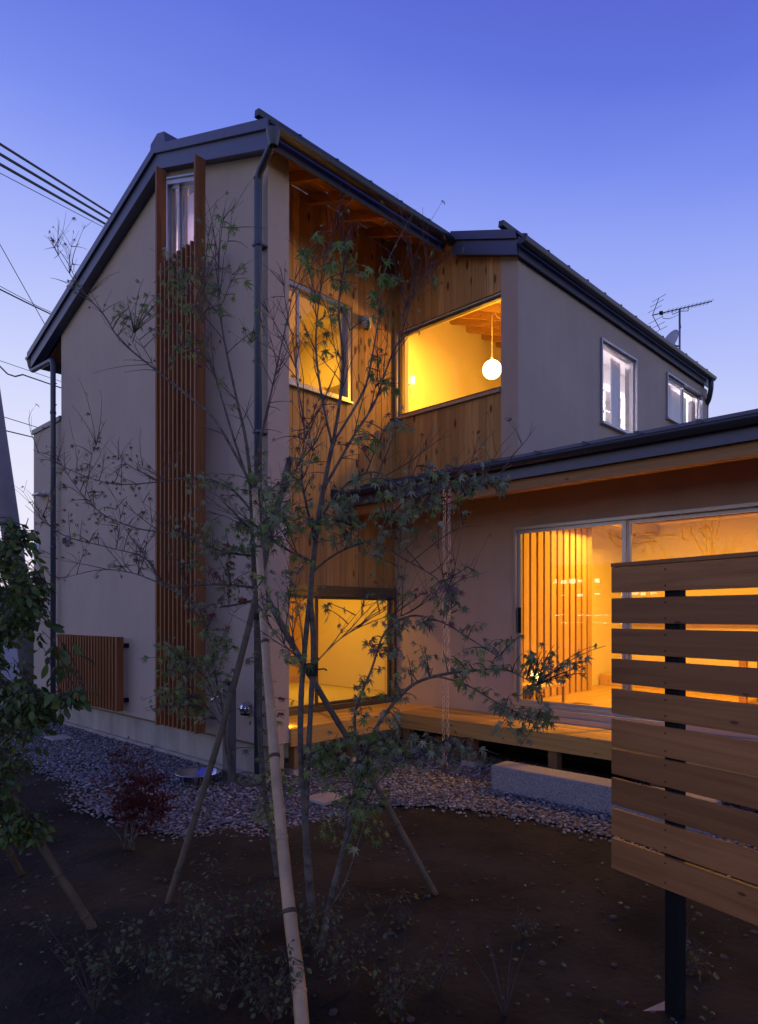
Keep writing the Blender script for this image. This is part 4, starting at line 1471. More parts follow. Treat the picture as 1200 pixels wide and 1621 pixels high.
# ------------------------------------------------------------------ plants
def spline(pts, per=5):
    """Catmull-Rom through (Vector, radius) points"""
    P = [p for p, r in pts]
    Rr = [r for p, r in pts]
    out, ro = [], []
    n = len(P)
    for i in range(n - 1):
        p0, p1, p2, p3 = P[max(i - 1, 0)], P[i], P[i + 1], P[min(i + 2, n - 1)]
        for k in range(per):
            t_ = k / per
            a = .5 * ((2 * p1) + (p2 - p0) * t_ + (2 * p0 - 5 * p1 + 4 * p2 - p3) * t_ * t_ + (3 * p1 - p0 - 3 * p2 + p3) * t_ ** 3)
            out.append(a)
            ro.append(Rr[i] + (Rr[i + 1] - Rr[i]) * t_)
    out.append(P[-1])
    ro.append(Rr[-1])
    return out, ro

def maple_leaf(name, material, droop=.25, twist=0.0, lobes=7):
    """palmate leaf with pointed lobes, about 1 unit from stalk to tip, thin but curved"""
    tips = [(-125, .42), (-80, .70), (-40, .92), (0, 1.0), (40, .92), (80, .70), (125, .42)] if lobes == 7 else [(-95, .6), (-48, .9), (0, 1.0), (48, .9), (95, .6)]
    v = [(0, 0, 0)]
    ring = []
    for i, (a, r) in enumerate(tips):
        ar = math.radians(a)
        ring.append((r * math.sin(ar), r * math.cos(ar)))
        if i < len(tips) - 1:
            am = math.radians((a + tips[i + 1][0]) / 2)
            ring.append((.30 * math.sin(am), .30 * math.cos(am)))
    # widen each lobe with shoulder points
    full = []
    for i, (x, y) in enumerate(ring):
        if i % 2 == 0:
            a, r = tips[i // 2]
            for da, rr in ((-9, .58), (0, 1), (9, .58)):
                ar = math.radians(a + da)
                full.append((r * rr * math.sin(ar), r * rr * math.cos(ar)))
        else:
            full.append((x, y))
    full.append((.03, -.10))
    full.insert(0, (-.03, -.10))
    for x, y in full:
        rr = math.hypot(x, y)
        v.append((x, y, -droop * rr * rr + twist * x * y))
    n = len(full)
    f = [(0, i + 1, i + 2) for i in range(n - 1)] + [(0, n, 1)]
    f = [tuple(reversed(q)) for q in f]
    return MB().add(v, f).mesh(name, material)

def oval_leaf(name, material, w=.36, droop=.3):
    v, f = [], []
    N_ = 6
    for i in range(N_ + 1):
        t_ = i / N_
        ww = w * math.sin(math.pi * min(1, t_ * .96 + .02)) ** .8
        z = -droop * t_ * t_
        v += [(-ww, t_, z + .10 * ww), (0, t_, z - .04), (ww, t_, z + .10 * ww)]
    for i in range(N_):
        for k in (0, 1):
            a = i * 3 + k
            f.append((a, a + 1, a + 4, a + 3))
    return MB().add(v, f, True).mesh(name, material)

LEAVES = {}
for key, mk in (('g', 'lgreen'), ('o', 'lolive'), ('r', 'lred'), ('p', 'lpurple')):
    LEAVES[key] = [maple_leaf('leaf', M[mk], .30, 0), maple_leaf('leaf', M[mk], .15, .25), maple_leaf('leaf', M[mk], .5, -.2, 5), maple_leaf('leaf', M[mk], .75, .1)]
LEAVES['b'] = [oval_leaf('leaf', M['lbroad'], .26, .3), oval_leaf('leaf', M['lbroad'], .30, .55), oval_leaf('leaf', M['lbroad'], .22, .12)]
LEAVES['c'] = [maple_leaf('leaf', M['lbush'], .3, 0, 5), maple_leaf('leaf', M['lbush'], .6, .2, 5)]
LEAVES['k'] = [oval_leaf('leaf', M['lcover'], .28, .3), oval_leaf('leaf', M['lcover'], .34, .1)]
LARR = {}
def leaf_arrays(me):
    if me.name not in LARR:
        V = np.array([v.co[:] for v in me.vertices])
        F = [tuple(p.vertices) for p in me.polygons]
        LARR[me.name] = (V, F)
    return LARR[me.name]

class Plant:
    def __init__(s, name, label, cat, base, group=None):
        s.t = thing(name, label, cat, base, group)
        s.tw = MB()
        s.leaves = []
        s.paths = []
    def stem(s, pts, name='branch', m='bark', n=8, rec=True):
        """pts: (px, py, depth, radius)"""
        P = [(at(x, y, d), r * .86) for x, y, d, r in pts]
        o, r = spline(P)
        r = [q * (1 + random.uniform(-.07, .07)) for q in r]
        MB().tube(o, r, n).build(name, M[m], s.t)
        if rec:
            s.paths.append(o)
        return o
    def nearest(s, p):
        best, bd = None, 1e9
        for path in s.paths:
            for q in path:
                d = (q - p).length + max(0, q.z - p.z) * .5
                if d < bd:
                    best, bd = q, d
        return best
    def twig(s, a, b, r=.0035, lift=.15, kinds='ggo', size=.036, nl=4, start=.35, hang=.6):
        """a curved twig from a to b with leaves on its outer part"""
        L_ = (b - a).length
        mid = a.lerp(b, .5) + Vector((random.uniform(-.1, .1), random.uniform(-.1, .1), lift + random.uniform(-.05, .1))) * L_ * .8
        pts = []
        for k in range(6):
            t_ = k / 5
            pts.append((1 - t_) ** 2 * a + 2 * t_ * (1 - t_) * mid + t_ ** 2 * b)
        s.tw.tube(pts, [max(.0010, r * (1 - .75 * k / 5)) for k in range(6)], 4, cap=False)
        for k in range(nl):
            t_ = start + (1 - start) * (k + random.random() * .7) / max(1, nl)
            t_ = min(1, t_)
            p = (1 - t_) ** 2 * a + 2 * t_ * (1 - t_) * mid + t_ ** 2 * b
            off = Vector((random.uniform(-1, 1), random.uniform(-1, 1), random.uniform(-.9, .35))).normalized() * random.uniform(.015, .045)
            q = p + off
            s.tw.tube([p, q], .0008, 3, cap=False)
            s.leaf(q, off, kinds, size, hang)
    def leaf(s, q, off, kinds, size, hang=.6):
        k = random.choice(kinds)
        me = random.choice(LEAVES[k])
        y = Vector((off.x, off.y, 0)).normalized() * (1 - hang) + Vector((0, 0, -hang)) + Vector((random.uniform(-.5, .5), random.uniform(-.5, .5), random.uniform(-.3, .3)))
        y.normalize()
        z = Vector((random.uniform(-1, 1), random.uniform(-1, 1), random.uniform(-.2, 1.2)))
        x = y.cross(z).normalized()
        z = x.cross(y)
        R3 = Matrix((x, y, z)).transposed()
        s.leaves.append((q, R3, size * random.uniform(.65, 1.25), me))
    def ramify(s, first=1, per=7, length=.42, up=.55, kinds='', size=.03, leafp=.15):
        """finer side branches and bare twigs on the stems already built"""
        for path in list(s.paths[first:]):
            n = len(path)
            for _ in range(per):
                i = random.randint(max(1, n // 5), n - 2)
                a = path[i]
                tan = (path[i + 1] - path[i - 1]).normalized()
                side = Vector((random.uniform(-1, 1), random.uniform(-1, 1), random.uniform(-.3, .6))).normalized()
                dr = (tan * .7 + side * .75 + Vector((0, 0, up))).normalized()
                L_ = length * random.uniform(.45, 1.15) * (1 - .35 * i / n)
                pts = [a]
                c = a.copy()
                for k in range(5):
                    dr = (dr + Vector((random.uniform(-.16, .16), random.uniform(-.16, .16), random.uniform(-.08, .14)))).normalized()
                    c = c + dr * L_ / 5
                    pts.append(c.copy())
                s.tw.tube(pts, [.0030, .0026, .0022, .0018, .0013, .0008], 5, cap=False)
                s.paths.append(pts)
                for __ in range(random.randint(3, 6)):
                    q = random.choice(pts[1:])
                    d2 = (dr + Vector((random.uniform(-.9, .9), random.uniform(-.9, .9), random.uniform(-.3, .7)))).normalized()
                    e = q + d2 * random.uniform(.05, .17)
                    s.tw.tube([q, q.lerp(e, .5) + Vector((0, 0, random.uniform(-.008, .012))), e], [.0013, .001, .0006], 4, cap=False)
                    if kinds and random.random() < leafp:
                        off = (e - q).normalized() * .02
                        s.tw.tube([e, e + off], .0007, 3, cap=False)
                        s.leaf(e + off, off, kinds, size, .5)
    def cluster(s, cx, cy, d, rx, ry, n, kinds='ggo', size=.036, nl=4, rd=.25, lift=.15, anchor=None, hang=.6, r=.003, start=.35):
        if kinds not in ('b', 'c'):
            rx, ry, nl, size = rx * 1.22, ry * 1.22, max(1, nl - 1), size * .93
        for _ in range(n):
            while True:
                u, v, w = (random.uniform(-1, 1) for _ in range(3))
                if u * u + v * v + w * w < 1:
                    break
            b = at(cx + u * rx, cy + v * ry, d + w * rd)
            a = at(*anchor) if anchor else s.nearest(b)
            if (b - a).length > .75:
                a = a.lerp(b, 1 - .55 / (b - a).length) if random.random() < .0 else a
            s.twig(a, b, r, lift, kinds, size, nl, start, hang)
    def finish(s, individual=300):
        if s.tw.v:
            tag(s.tw.build('twigs', M['twig'], s.t), kind='stuff')
        s.leaves.sort(key=lambda l: ((l[0] - CAM).length - l[2] * 6))
        w = WLOC[s.t.name]
        for q, R3, sz, me in s.leaves[:individual]:
            o = bpy.data.objects.new('leaf', me)
            COL.objects.link(o)
            o.parent = s.t
            o.matrix_basis = Matrix.Translation(q - w) @ R3.to_4x4() @ Matrix.Scale(sz, 4)
        rest = s.leaves[individual:]
        if rest:
            bym = {}
            mb_ = MB()
            mats, idx = [], []
            for q, R3, sz, me in rest:
                V, F = leaf_arrays(me)
                A = np.array(R3) * sz
                W = V @ A.T + np.array(q)
                mt = me.materials[0]
                if mt not in mats:
                    mats.append(mt)
                mb_.add(W.tolist(), F)
                idx += [mats.index(mt)] * len(F)
            me = mb_.mesh('foliage', mats)
            me.polygons.foreach_set('material_index', idx)
            tag(link('foliage', me, s.t), kind='stuff')

# --- the tall maple at the left of the clump
p = Plant('maple_tree', 'tall young maple whose long limb crosses the slat screen towards the gable roof', 'tree', at(441, 1392, 3.95), 'young maples staked with bamboo')
p.stem([(441, 1396, 3.95, .024), (432, 1330, 3.98, .022), (416, 1230, 4.0, .021), (410, 1110, 4.0, .020), (408, 1000, 4.0, .019), (402, 900, 4.0, .018), (399, 820, 4.0, .016), (396, 750, 4.0, .014)], 'trunk')
p.stem([(396, 752, 4.0, .012), (388, 690, 4.0, .011), (372, 620, 3.98, .009), (352, 520, 3.95, .007), (346, 440, 3.95, .005), (350, 370, 3.95, .003), (356, 330, 3.95, .002)])
p.stem([(397, 765, 4.0, .010), (345, 672, 4.1, .010), (309, 636, 4.15, .009), (248, 587, 4.3, .0075), (192, 540, 4.4, .006), (164, 498, 4.45, .005), (131, 461, 4.5, .004), (105, 425, 4.5, .003), (76, 375, 4.5, .0015)])
p.stem([(400, 790, 4.0, .010), (412, 700, 3.95, .008), (432, 610, 3.9, .006), (446, 545, 3.9, .005), (462, 470, 3.9, .003), (472, 410, 3.9, .0015)])
p.stem([(398, 775, 4.0, .009), (372, 700, 3.9, .008), (345, 610, 3.85, .006), (325, 540, 3.8, .005), (318, 470, 3.8, .003), (325, 400, 3.8, .0015)])
p.stem([(399, 810, 4.0, .009), (360, 770, 4.05, .007), (300, 757, 4.15, .006), (240, 764, 4.3, .005), (180, 766, 4.4, .004), (120, 748, 4.5, .003), (52, 712, 4.6, .0015)])
p.stem([(401, 880, 4.0, .009), (350, 872, 4.0, .007), (280, 846, 4.1, .006), (216, 836, 4.2, .005), (160, 812, 4.3, .004), (120, 770, 4.35, .003), (95, 730, 4.4, .0015)])
p.stem([(403, 930, 4.0, .009), (340, 925, 3.95, .007), (262, 925, 4.0, .006), (230, 884, 4.1, .005), (170, 866, 4.2, .004), (98, 846, 4.3, .003), (40, 800, 4.4, .0015)])
p.stem([(404, 950, 4.0, .008), (330, 960, 3.9, .006), (250, 922, 4.0, .005), (200, 905, 4.1, .004), (150, 903, 4.2, .003), (85, 920, 4.3, .0015)])
p.stem([(414, 1240, 4.0, .010), (380, 1240, 3.95, .009), (360, 1200, 3.9, .009), (352, 1120, 3.85, .008), (338, 1060, 3.85, .006), (332, 1010, 3.85, .004), (300, 960, 3.9, .002)])
p.stem([(400, 850, 4.0, .008), (440, 800, 3.9, .006), (470, 740, 3.85, .004), (500, 700, 3.8, .002)])
p.ramify(1, 12, .42, .5, 'oorpg', .024, .35)
# bare twig fans against the sky and the wall
for (x, y, d) in ((76, 375, 4.5), (95, 380, 4.5), (70, 395, 4.5), (80, 440, 4.5), (100, 395, 4.5), (85, 410, 4.5), (126, 385, 4.5), (138, 395, 4.45), (128, 420, 4.5), (172, 440, 4.4), (190, 430, 4.4), (215, 480, 4.3)):
    p.twig(p.nearest(at(x, y, d)), at(x, y, d), .003, .1, 'o', .02, 0)
for k in range(40):
    x, y = random.uniform(300, 470), random.uniform(350, 720)
    p.twig(p.nearest(at(x, y, 3.95)), at(x, y, random.uniform(3.7, 4.2)), .0028, .1, 'g', .03, random.choice((0, 0, 0, 1)))
for k in range(34):
    x, y = random.uniform(110, 320), random.uniform(560, 900)
    p.twig(p.nearest(at(x, y, 4.2)), at(x, y, random.uniform(4.0, 4.5)), .0026, .1, 'orp', .026, random.choice((0, 0, 1, 2)))
p.cluster(235, 475, 4.2, 60, 45, 26, 'ggoo', .032, 5)
p.cluster(290, 470, 4.0, 50, 75, 34, 'ggoo', .034, 6)
p.cluster(300, 540, 4.0, 40, 50, 14, 'ggo', .03, 4)
p.cluster(352, 368, 3.95, 28, 25, 6, 'g', .045, 3)
p.cluster(395, 440, 3.95, 30, 60, 5, 'g', .045, 3)
p.cluster(378, 560, 3.95, 40, 60, 7, 'gg', .04, 3)
p.cluster(140, 455, 4.45, 30, 20, 4, 'g', .03, 2)
p.cluster(155, 740, 4.3, 90, 45, 20, 'orgp', .028, 4)
p.cluster(120, 810, 4.3, 70, 60, 22, 'ropg', .027, 4)
p.cluster(210, 790, 4.2, 70, 40, 14, 'ropg', .027, 3)
p.cluster(120, 890, 4.2, 70, 40, 10, 'rrpo', .027, 2)
p.cluster(205, 880, 4.1, 40, 30, 9, 'oog', .03, 4)
p.cluster(345, 830, 3.95, 60, 90, 46, 'ooog', .034, 6)
p.cluster(420, 800, 3.9, 50, 80, 34, 'oogg', .034, 6)
p.cluster(345, 930, 3.85, 55, 60, 28, 'oopr', .034, 6)
p.cluster(300, 1050, 3.85, 75, 65, 60, 'oogg', .036, 7)
p.cluster(270, 1110, 3.85, 50, 35, 22, 'oog', .034, 6)
p.cluster(440, 1250, 3.9, 45, 70, 26, 'ggo', .034, 6)
p.cluster(425, 1120, 3.9, 40, 60, 12, 'ggop', .034, 4)
p.finish()

# --- the twin stemmed maple in front of the recess
p = Plant('maple_tree', 'twin stemmed maple standing in front of the recess with hanging fresh green leaves', 'tree', at(498, 1500, 3.15), 'young maples staked with bamboo')
p.stem([(500, 1500, 3.15, .026), (492, 1420, 3.18, .024), (486, 1350, 3.2, .022), (483, 1290, 3.2, .020)], 'trunk')
p.stem([(483, 1295, 3.2, .016), (476, 1200, 3.2, .0155), (477, 1100, 3.2, .015), (484, 1010, 3.2, .014), (490, 945, 3.2, .013)], 'trunk')
p.stem([(484, 1295, 3.2, .015), (488, 1200, 3.2, .0145), (493, 1100, 3.2, .014), (496, 1020, 3.2, .014), (492, 940, 3.2, .015), (497, 880, 3.2, .015), (504, 820, 3.2, .014), (514, 765, 3.2, .0125), (528, 695, 3.2, .011)], 'trunk')
p.stem([(528, 698, 3.2, .010), (540, 620, 3.2, .009), (543, 560, 3.2, .0075), (536, 490, 3.2, .006), (545, 420, 3.2, .004), (548, 380, 3.2, .002)])
p.stem([(526, 705, 3.2, .008), (508, 620, 3.15, .007), (500, 540, 3.15, .005), (508, 450, 3.1, .003), (514, 400, 3.1, .002)])
p.stem([(512, 775, 3.2, .008), (560, 690, 3.25, .0075), (592, 640, 3.3, .006), (610, 590, 3.3, .005), (625, 550, 3.3, .003), (640, 540, 3.3, .002)])
p.stem([(528, 700, 3.2, .008), (575, 620, 3.3, .0065), (590, 560, 3.3, .005), (600, 500, 3.3, .004), (612, 420, 3.3, .003), (655, 335, 3.3, .0012)], rec=False)
p.stem([(640, 545, 3.3, .0035), (638, 500, 3.3, .003), (655, 465, 3.25, .0025), (690, 442, 3.2, .0015)])
p.stem([(500, 860, 3.2, .008), (478, 760, 3.1, .006), (482, 680, 3.1, .005), (470, 600, 3.1, .003), (462, 520, 3.1, .0015)])
p.stem([(495, 905, 3.2, .007), (535, 875, 3.15, .006), (590, 858, 3.1, .005), (640, 885, 3.05, .004), (690, 915, 3.0, .003), (725, 955, 3.0, .0015)])
p.stem([(506, 820, 3.2, .007), (550, 765, 3.1, .006), (600, 748, 3.05, .005), (650, 790, 3.0, .004), (700, 800, 3.0, .003), (760, 770, 2.95, .0025), (810, 735, 2.95, .0015)])
p.stem([(498, 890, 3.2, .006), (450, 868, 3.15, .005), (410, 842, 3.1, .003), (380, 830, 3.1, .0015)])
p.stem([(494, 1060, 3.2, .005), (450, 1020, 3.15, .004), (415, 975, 3.1, .002)])
p.stem([(490, 1060, 3.2, .004), (540, 1010, 3.1, .003), (600, 980, 3.1, .002), (640, 975, 3.1, .0012)])
p.ramify(3, 11, .36, .6, 'oorpg', .022, .30)
for k in range(50):
    x, y = random.uniform(462, 640), random.uniform(400, 740)
    p.twig(p.nearest(at(x, y, 3.2)), at(x, y, random.uniform(3.0, 3.4)), .0024, .1, 'rpo', .02, random.choice((0, 0, 0, 1)))
p.cluster(510, 395, 3.15, 48, 22, 10, 'g', .052, 4, hang=.85)
p.cluster(590, 430, 3.2, 30, 22, 7, 'g', .054, 4, hang=.85)
p.cluster(520, 470, 3.2, 34, 26, 7, 'g', .05, 3, hang=.8)
p.cluster(515, 520, 3.2, 32, 24, 5, 'g', .044, 3, hang=.8)
p.cluster(600, 485, 3.2, 26, 16, 3, 'g', .05, 3, hang=.85)
p.cluster(612, 580, 3.3, 32, 28, 8, 'gg', .04, 4)
p.cluster(690, 446, 3.2, 10, 8, 1, 'g', .055, 3, hang=.8)
p.cluster(560, 690, 3.1, 55, 45, 14, 'rpo', .022, 3)
p.cluster(610, 680, 2.9, 45, 28, 7, 'oog', .038, 4)
p.cluster(470, 700, 3.1, 45, 40, 14, 'rpog', .026, 3)
p.cluster(450, 830, 3.1, 60, 70, 46, 'oogg', .034, 6)
p.cluster(505, 780, 3.1, 50, 60, 26, 'oogr', .032, 4)
p.cluster(610, 790, 3.0, 70, 40, 32, 'ooog', .036, 6)
p.cluster(720, 770, 2.95, 80, 35, 36, 'ooogr', .036, 6)
p.cluster(580, 840, 3.05, 70, 35, 26, 'oog', .034, 5)
p.cluster(700, 930, 3.0, 50, 40, 18, 'ogp', .034, 5)
p.cluster(470, 970, 3.15, 50, 60, 18, 'oog', .034, 4)
p.cluster(470, 1050, 3.1, 25, 25, 5, 'g', .045, 3)
p.cluster(600, 960, 3.05, 45, 28, 6, 'og', .034, 3)
p.finish()

# --- the low spreading maple arching to the right
p = Plant('maple_tree', 'low maple whose bent stems arch right past the rain chain', 'tree', at(512, 1500, 3.05), 'young maples staked with bamboo')
p.stem([(508, 1502, 3.05, .018), (522, 1430, 3.05, .017), (540, 1360, 3.05, .015), (556, 1290, 3.05, .013)], 'trunk')
p.stem([(556, 1290, 3.05, .011), (572, 1220, 3.05, .010), (582, 1180, 3.05, .010), (610, 1130, 3.05, .0095), (652, 1085, 3.0, .009), (700, 1068, 2.95, .008), (750, 1062, 2.9, .006), (800, 1060, 2.85, .004), (850, 1085, 2.8, .002)])
p.stem([(556, 1292, 3.05, .009), (566, 1200, 3.05, .008), (562, 1130, 3.05, .0075), (588, 1060, 3.0, .006), (610, 1000, 3.0, .0055), (650, 975, 2.95, .005), (700, 985, 2.9, .004), (750, 1015, 2.9, .003), (790, 1040, 2.85, .002)])
p.stem([(690, 1070, 2.95, .005), (740, 1085, 2.9, .004), (800, 1120, 2.85, .003), (850, 1140, 2.8, .0015)])
p.stem([(568, 1230, 3.05, .006), (600, 1190, 3.0, .005), (640, 1170, 2.95, .003), (700, 1175, 2.9, .0015)])
p.stem([(540, 1360, 3.05, .006), (590, 1250, 3.0, .005), (640, 1200, 2.9, .002)])
p.stem([(545, 1345, 3.05, .008), (548, 1290, 3.1, .007), (560, 1240, 3.1, .005), (520, 1190, 3.1, .003)])
p.stem([(520, 1440, 3.05, .006), (545, 1400, 3.0, .005), (575, 1310, 3.0, .003), (590, 1260, 3.0, .002)])
p.cluster(780, 1040, 2.85, 75, 55, 26, 'ooogg', .032, 6)
p.cluster(830, 1120, 2.8, 50, 55, 20, 'ooog', .034, 7)
p.cluster(900, 1040, 2.7, 60, 28, 15, 'og', .034, 5, anchor=None)
p.cluster(660, 1010, 2.95, 60, 45, 26, 'oogp', .034, 5)
p.cluster(600, 1100, 3.0, 50, 40, 18, 'oog', .034, 5)
p.cluster(620, 1180, 2.95, 70, 35, 38, 'ooog', .034, 6)
p.cluster(720, 1190, 2.9, 65, 28, 26, 'ooor', .032, 5)
p.cluster(540, 1200, 3.05, 50, 45, 40, 'ggo', .036, 6)
p.cluster(560, 1290, 3.0, 60, 45, 26, 'ogg', .034, 5)
p.cluster(420, 1230, 3.1, 45, 50, 0, 'ggo', .034, 5)
p.finish()

# --- the broad leaved tree at the left edge
p = Plant('broadleaf_tree', 'dark broad leaved tree cut by the left edge of the picture', 'tree', at(-70, 1400, 3.4))
p.stem([(-60, 1500, 3.2, .03), (-55, 1350, 3.15, .028), (-50, 1200, 3.1, .025), (-42, 1050, 3.1, .02), (-30, 900, 3.1, .012), (-20, 820, 3.1, .006)], 'trunk')
p.stem([(-50, 1180, 3.1, .012), (0, 1120, 3.0, .009), (50, 1110, 2.95, .006), (100, 1105, 2.9, .004), (150, 1085, 2.9, .0015)])
p.stem([(-45, 1080, 3.1, .012), (0, 1000, 3.0, .009), (40, 960, 3.0, .005), (75, 930, 3.0, .002)])
p.stem([(-38, 980, 3.1, .010), (0, 900, 3.05, .007), (30, 860, 3.0, .004), (45, 820, 3.0, .002)])
p.stem([(-50, 1200, 3.1, .012), (-10, 1260, 2.9, .009), (30, 1300, 2.85, .005), (60, 1305, 2.8, .002)])
p.cluster(15, 880, 3.0, 45, 65, 55, 'b', .037, 8, hang=.45)
p.cluster(35, 960, 2.95, 48, 60, 57, 'b', .037, 9, hang=.45)
p.cluster(75, 1010, 2.95, 20, 26, 8, 'b', .06, 5, hang=.45)
p.cluster(20, 1140, 2.9, 60, 70, 87, 'b', .037, 8, hang=.45)
p.cluster(0, 1050, 3.0, 40, 60, 55, 'b', .037, 8, hang=.45)
p.cluster(95, 1105, 2.9, 45, 22, 14, 'b', .048, 5, hang=.45)
p.cluster(25, 1305, 2.8, 45, 40, 50, 'b', .036, 8, hang=.45)
p.cluster(-20, 1240, 2.85, 40, 60, 40, 'b', .037, 7, hang=.45)
p.finish()

# --- crimson bush
b0_ = at(205, 1345, 4.42)
p = Plant('red_maple_bush', 'small crimson leaved maple bush at the edge of the gravel', 'bush', (b0_.x, b0_.y, 0))
rb = [(-45, -110), (-25, -150), (0, -170), (20, -130), (45, -120), (-10, -100), (60, -80), (-55, -60), (35, -70), (10, -60)]
for dx, dy in rb:
    d_ = 4.42 + random.uniform(-.12, .12)
    p.stem([(205 + random.uniform(-12, 12), 1346, 4.42, .006), (205 + dx * .35, 1346 + dy * .45, d_, .004), (205 + dx, 1346 + dy, d_, .0015)], n=5)
p.cluster(225, 1275, 4.42, 50, 45, 150, 'c', .022, 6, rd=.22, r=.0018)
p.cluster(235, 1245, 4.42, 45, 30, 60, 'c', .022, 6, rd=.18, r=.0018)
p.cluster(190, 1230, 4.42, 40, 45, 55, 'c', .018, 4, rd=.18, r=.0018)
p.cluster(200, 1195, 4.42, 45, 20, 26, 'c', .018, 4, rd=.15, r=.0018)
p.finish()

# --- low cover plants and saplings in the foreground
def gz(x, y):
    return hgt(x, y)
def ground_at(px, py):
    dv = FV + RV * ((px - 600) / 1070) + Vector((0, 0, (975 - py) / 1070))
    t_ = (0 - CAM.z) / dv.z
    q = CAM + dv * t_
    q.z = hgt(q.x, q.y)
    return q
cov = [(250, 1570, 'low leafy cover plant at the bottom left of the bed', 60, 34), (330, 1590, 'low leafy cover plant right of the bottom left one', 60, 34),
       (390, 1520, 'low leafy cover plant behind the thick bright bamboo stake', 60, 30), (430, 1610, 'low leafy cover plant at the foot of the bright bamboo stake', 55, 30),
       (555, 1560, 'low leafy cover plant right of the bright bamboo stake', 60, 30), (620, 1610, 'straggly cover plant with bare stems at the bottom middle', 60, 18),
       (500, 1500, 'small cover plant round the foot of the maple stems', 45, 26), (640, 1470, 'small pale green seedling right of the maple', 14, 8),
       (830, 1480, 'small pale green seedling in the middle of the dark bed', 12, 8), (1085, 1545, 'sprig of small leaves beside the black fence post', 26, 10),
       (800, 1600, 'cut back bare shrub near the bottom centre right', 55, 0), (690, 1560, 'thin twiggy seedling in the lower middle of the bed', 40, 5),
       (300, 1510, 'small leafy plant between the bamboo stake feet', 40, 18), (150, 1600, 'low dark plant in the bottom left corner', 60, 18)]
for (x, y, lb, hh, nt) in cov:
    q = ground_at(x, y)
    d_ = (q - CAM).dot(FV)
    q.z -= .005
    pl = Plant('cover_plant' if nt > 9 else 'seedling', lb, 'plant', q, 'low plants in the foreground bed')
    ns = 10 if nt else 9
    for k in range(ns):
        a = random.uniform(0, 6.28)
        hgt_ = hh * d_ / 1070 * random.uniform(.9, 1.9)
        e = q + Vector((math.cos(a), math.sin(a), 0)) * hgt_ * random.uniform(.3, 1.1) + Vector((0, 0, hgt_ * 1.3))
        pa, ra = spline([(q + Vector((0, 0, 0)), .0035 if not nt else .0022), (q.lerp(e, .5) + Vector((0, 0, hgt_ * .12)), .002), (e, .0008)])
        pl.tw.tube(pa, ra, 4, cap=False)
        pl.paths.append(pa)
    for _ in range(nt * 2):
        pth = random.choice(pl.paths)
        a = random.choice(pth[3:])
        b = a + Vector((random.uniform(-1, 1), random.uniform(-1, 1), random.uniform(-.2, .8))) * .07
        pl.twig(a, b, .0012, .1, 'k' if random.random() < .95 else 'o', .022 if nt > 9 else .016, 3, .3, .3)
    pl.finish(300)

# fallen leaves on the soil
fl = MB()
mats, idx = [], []
for k in range(210):
    q = ground_at(random.uniform(-50, 1250), random.uniform(1345, 1640))
    if q.y > gb_y(q.x) - .05:
        continue
    me = random.choice(LEAVES[random.choice('rpoggok')])
    V, F = leaf_arrays(me)
    sz = random.uniform(.012, .026)
    a = random.uniform(0, 6.28)
    R3 = Euler((random.uniform(-.5, .5), random.uniform(-.5, .5), a)).to_matrix()
    W = V @ (np.array(R3) * sz).T + np.array(q + Vector((0, 0, .012)))
    mt = me.materials[0]
    if mt not in mats:
        mats.append(mt)
    fl.add(W.tolist(), F)
    idx += [mats.index(mt)] * len(F)
me = fl.mesh('fallen_leaves', mats)
me.polygons.foreach_set('material_index', idx)
tag(link('fallen_leaves', me), 'fallen leaves scattered on the soil', 'leaves', kind='stuff')

# ------------------------------------------------------------------ bamboo stakes
def stake(pts, label, m, nodes=7, ties=()):
    P = [at(*q[:3]) for q in pts]
    rad = [q[3] for q in pts]
    base = P[0]
    t_ = thing('bamboo_stake', label, 'stake', (base.x, base.y, max(0, base.z)), 'bamboo stakes propping the young trees')
    sm, ro = spline([(a, b) for a, b in zip(P, rad)], 8)
    # slight swelling at the nodes
    L_ = [0]
    for a, b in zip(sm, sm[1:]):
        L_.append(L_[-1] + (b - a).length)
    tot = L_[-1]
    MB().tube(sm, ro, 14).build('cane', M[m], t_)
    for k in range(1, nodes + 1):
        d_ = tot * (k - .4 + random.uniform(-.12, .12)) / nodes
        for i in range(len(sm) - 1):
            if L_[i] <= d_ <= L_[i + 1]:
                f_ = (d_ - L_[i]) / (L_[i + 1] - L_[i])
                c = sm[i].lerp(sm[i + 1], f_)
                ax = (sm[i + 1] - sm[i]).normalized()
                r_ = ro[i]
                MB().tube([c - ax * .009, c - ax * .003, c, c + ax * .003, c + ax * .009], [r_ * 1.01, r_ * 1.10, r_ * 1.05, r_ * 1.12, r_ * 1.01], 14).build('node_ring', M['node'] if k % 2 == 0 else M[m], t_)
    return t_
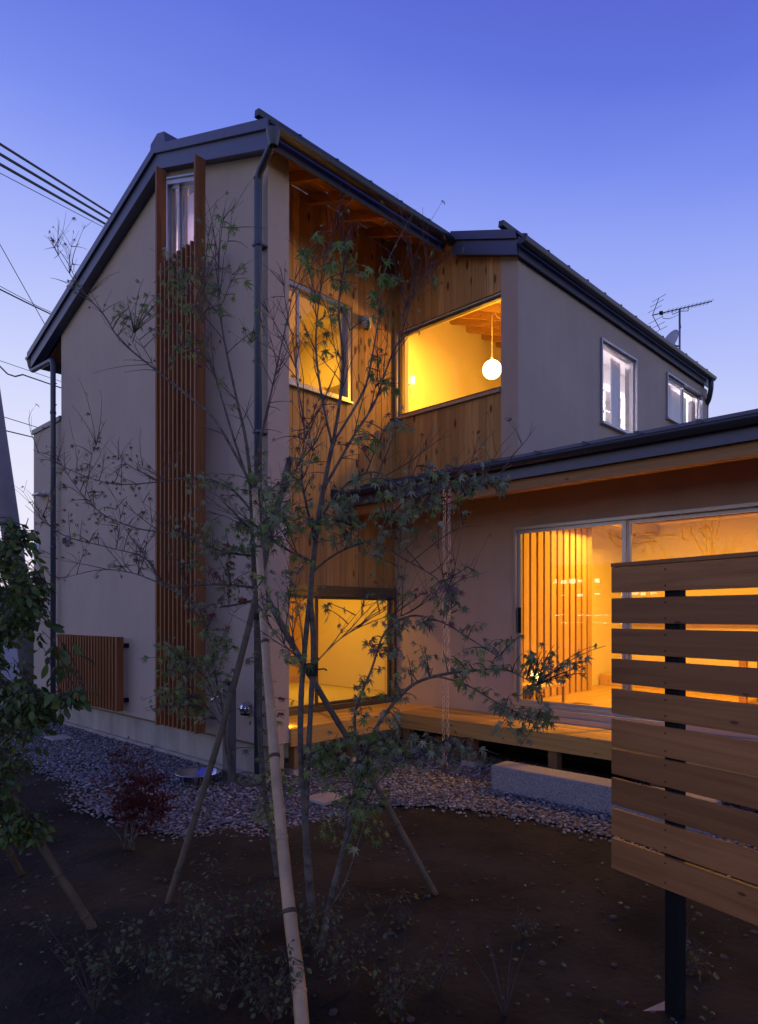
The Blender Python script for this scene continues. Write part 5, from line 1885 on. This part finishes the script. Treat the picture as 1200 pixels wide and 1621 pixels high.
g1 = ground_at(478, 1640)
stake([(481, 1668, 2.36, .0265), (473, 1560, 2.5, .0262), (458, 1440, 2.66, .026), (440, 1260, 2.92, .0235), (430, 1140, 3.12, .0225), (420, 1020, 3.36, .021), (412, 900, 3.62, .0195), (403, 775, 3.92, .018)],
      'thick pale bamboo stake rising from the bottom edge to the tall maple', 'bamboo', 9)
stake([(262, 1442, 3.52, .017), (310, 1290, 3.6, .018), (352, 1150, 3.68, .018), (392, 1000, 3.78, .018), (425, 860, 3.85, .018), (459, 726, 3.9, .019)],
      'grey bamboo stake leaning right from the soil past the steel bowl', 'bambood', 8)
stake([(690, 1417, 3.72, .017), (640, 1325, 3.72, .017), (585, 1225, 3.75, .017), (530, 1135, 3.8, .017), (480, 1050, 3.85, .017), (430, 960, 3.9, .017), (408, 915, 3.92, .016)],
      'dark bamboo stake leaning left from the soil in front of the deck', 'bambood', 7)
stake([(155, 1482, 3.24, .020), (110, 1410, 3.2, .020), (55, 1320, 3.15, .018), (0, 1225, 3.1, .016), (-40, 1150, 3.08, .015)],
      'bamboo stake with its foot in the soil propping the left edge tree', 'bambood', 5)
stake([(35, 1385, 3.9, .018), (0, 1320, 3.7, .018), (-40, 1220, 3.4, .018)],
      'short visible bamboo stake at the very left edge', 'bambood', 3)
# rubber tree ties
def tie(x, y, d, r, h, label):
    t_ = thing('tree_tie', label, 'tree tie', at(x, y, d))
    c = at(x, y, d)
    MB().lathe([(r, -h), (r * 1.1, -h * .3), (r * 1.05, h * .5), (r * .95, h)], c, 12).build('band', M['rubber'], t_)
    MB().tube([c + RV * r, c + RV * (r + .03) + Vector((0, 0, .004)), c + RV * (r + .045) - Vector((0, 0, .004))], .004, 6).build('knot', M['rubber'], t_)
tie(494, 1060, 3.2, .026, .03, 'black rubber tie round the twin stemmed maple and its stake')
tie(404, 862, 3.98, .032, .03, 'black rubber tie high on the trunk of the tall maple')
tie(408, 975, 3.95, .030, .02, 'black rubber tie low on the trunk of the tall maple')
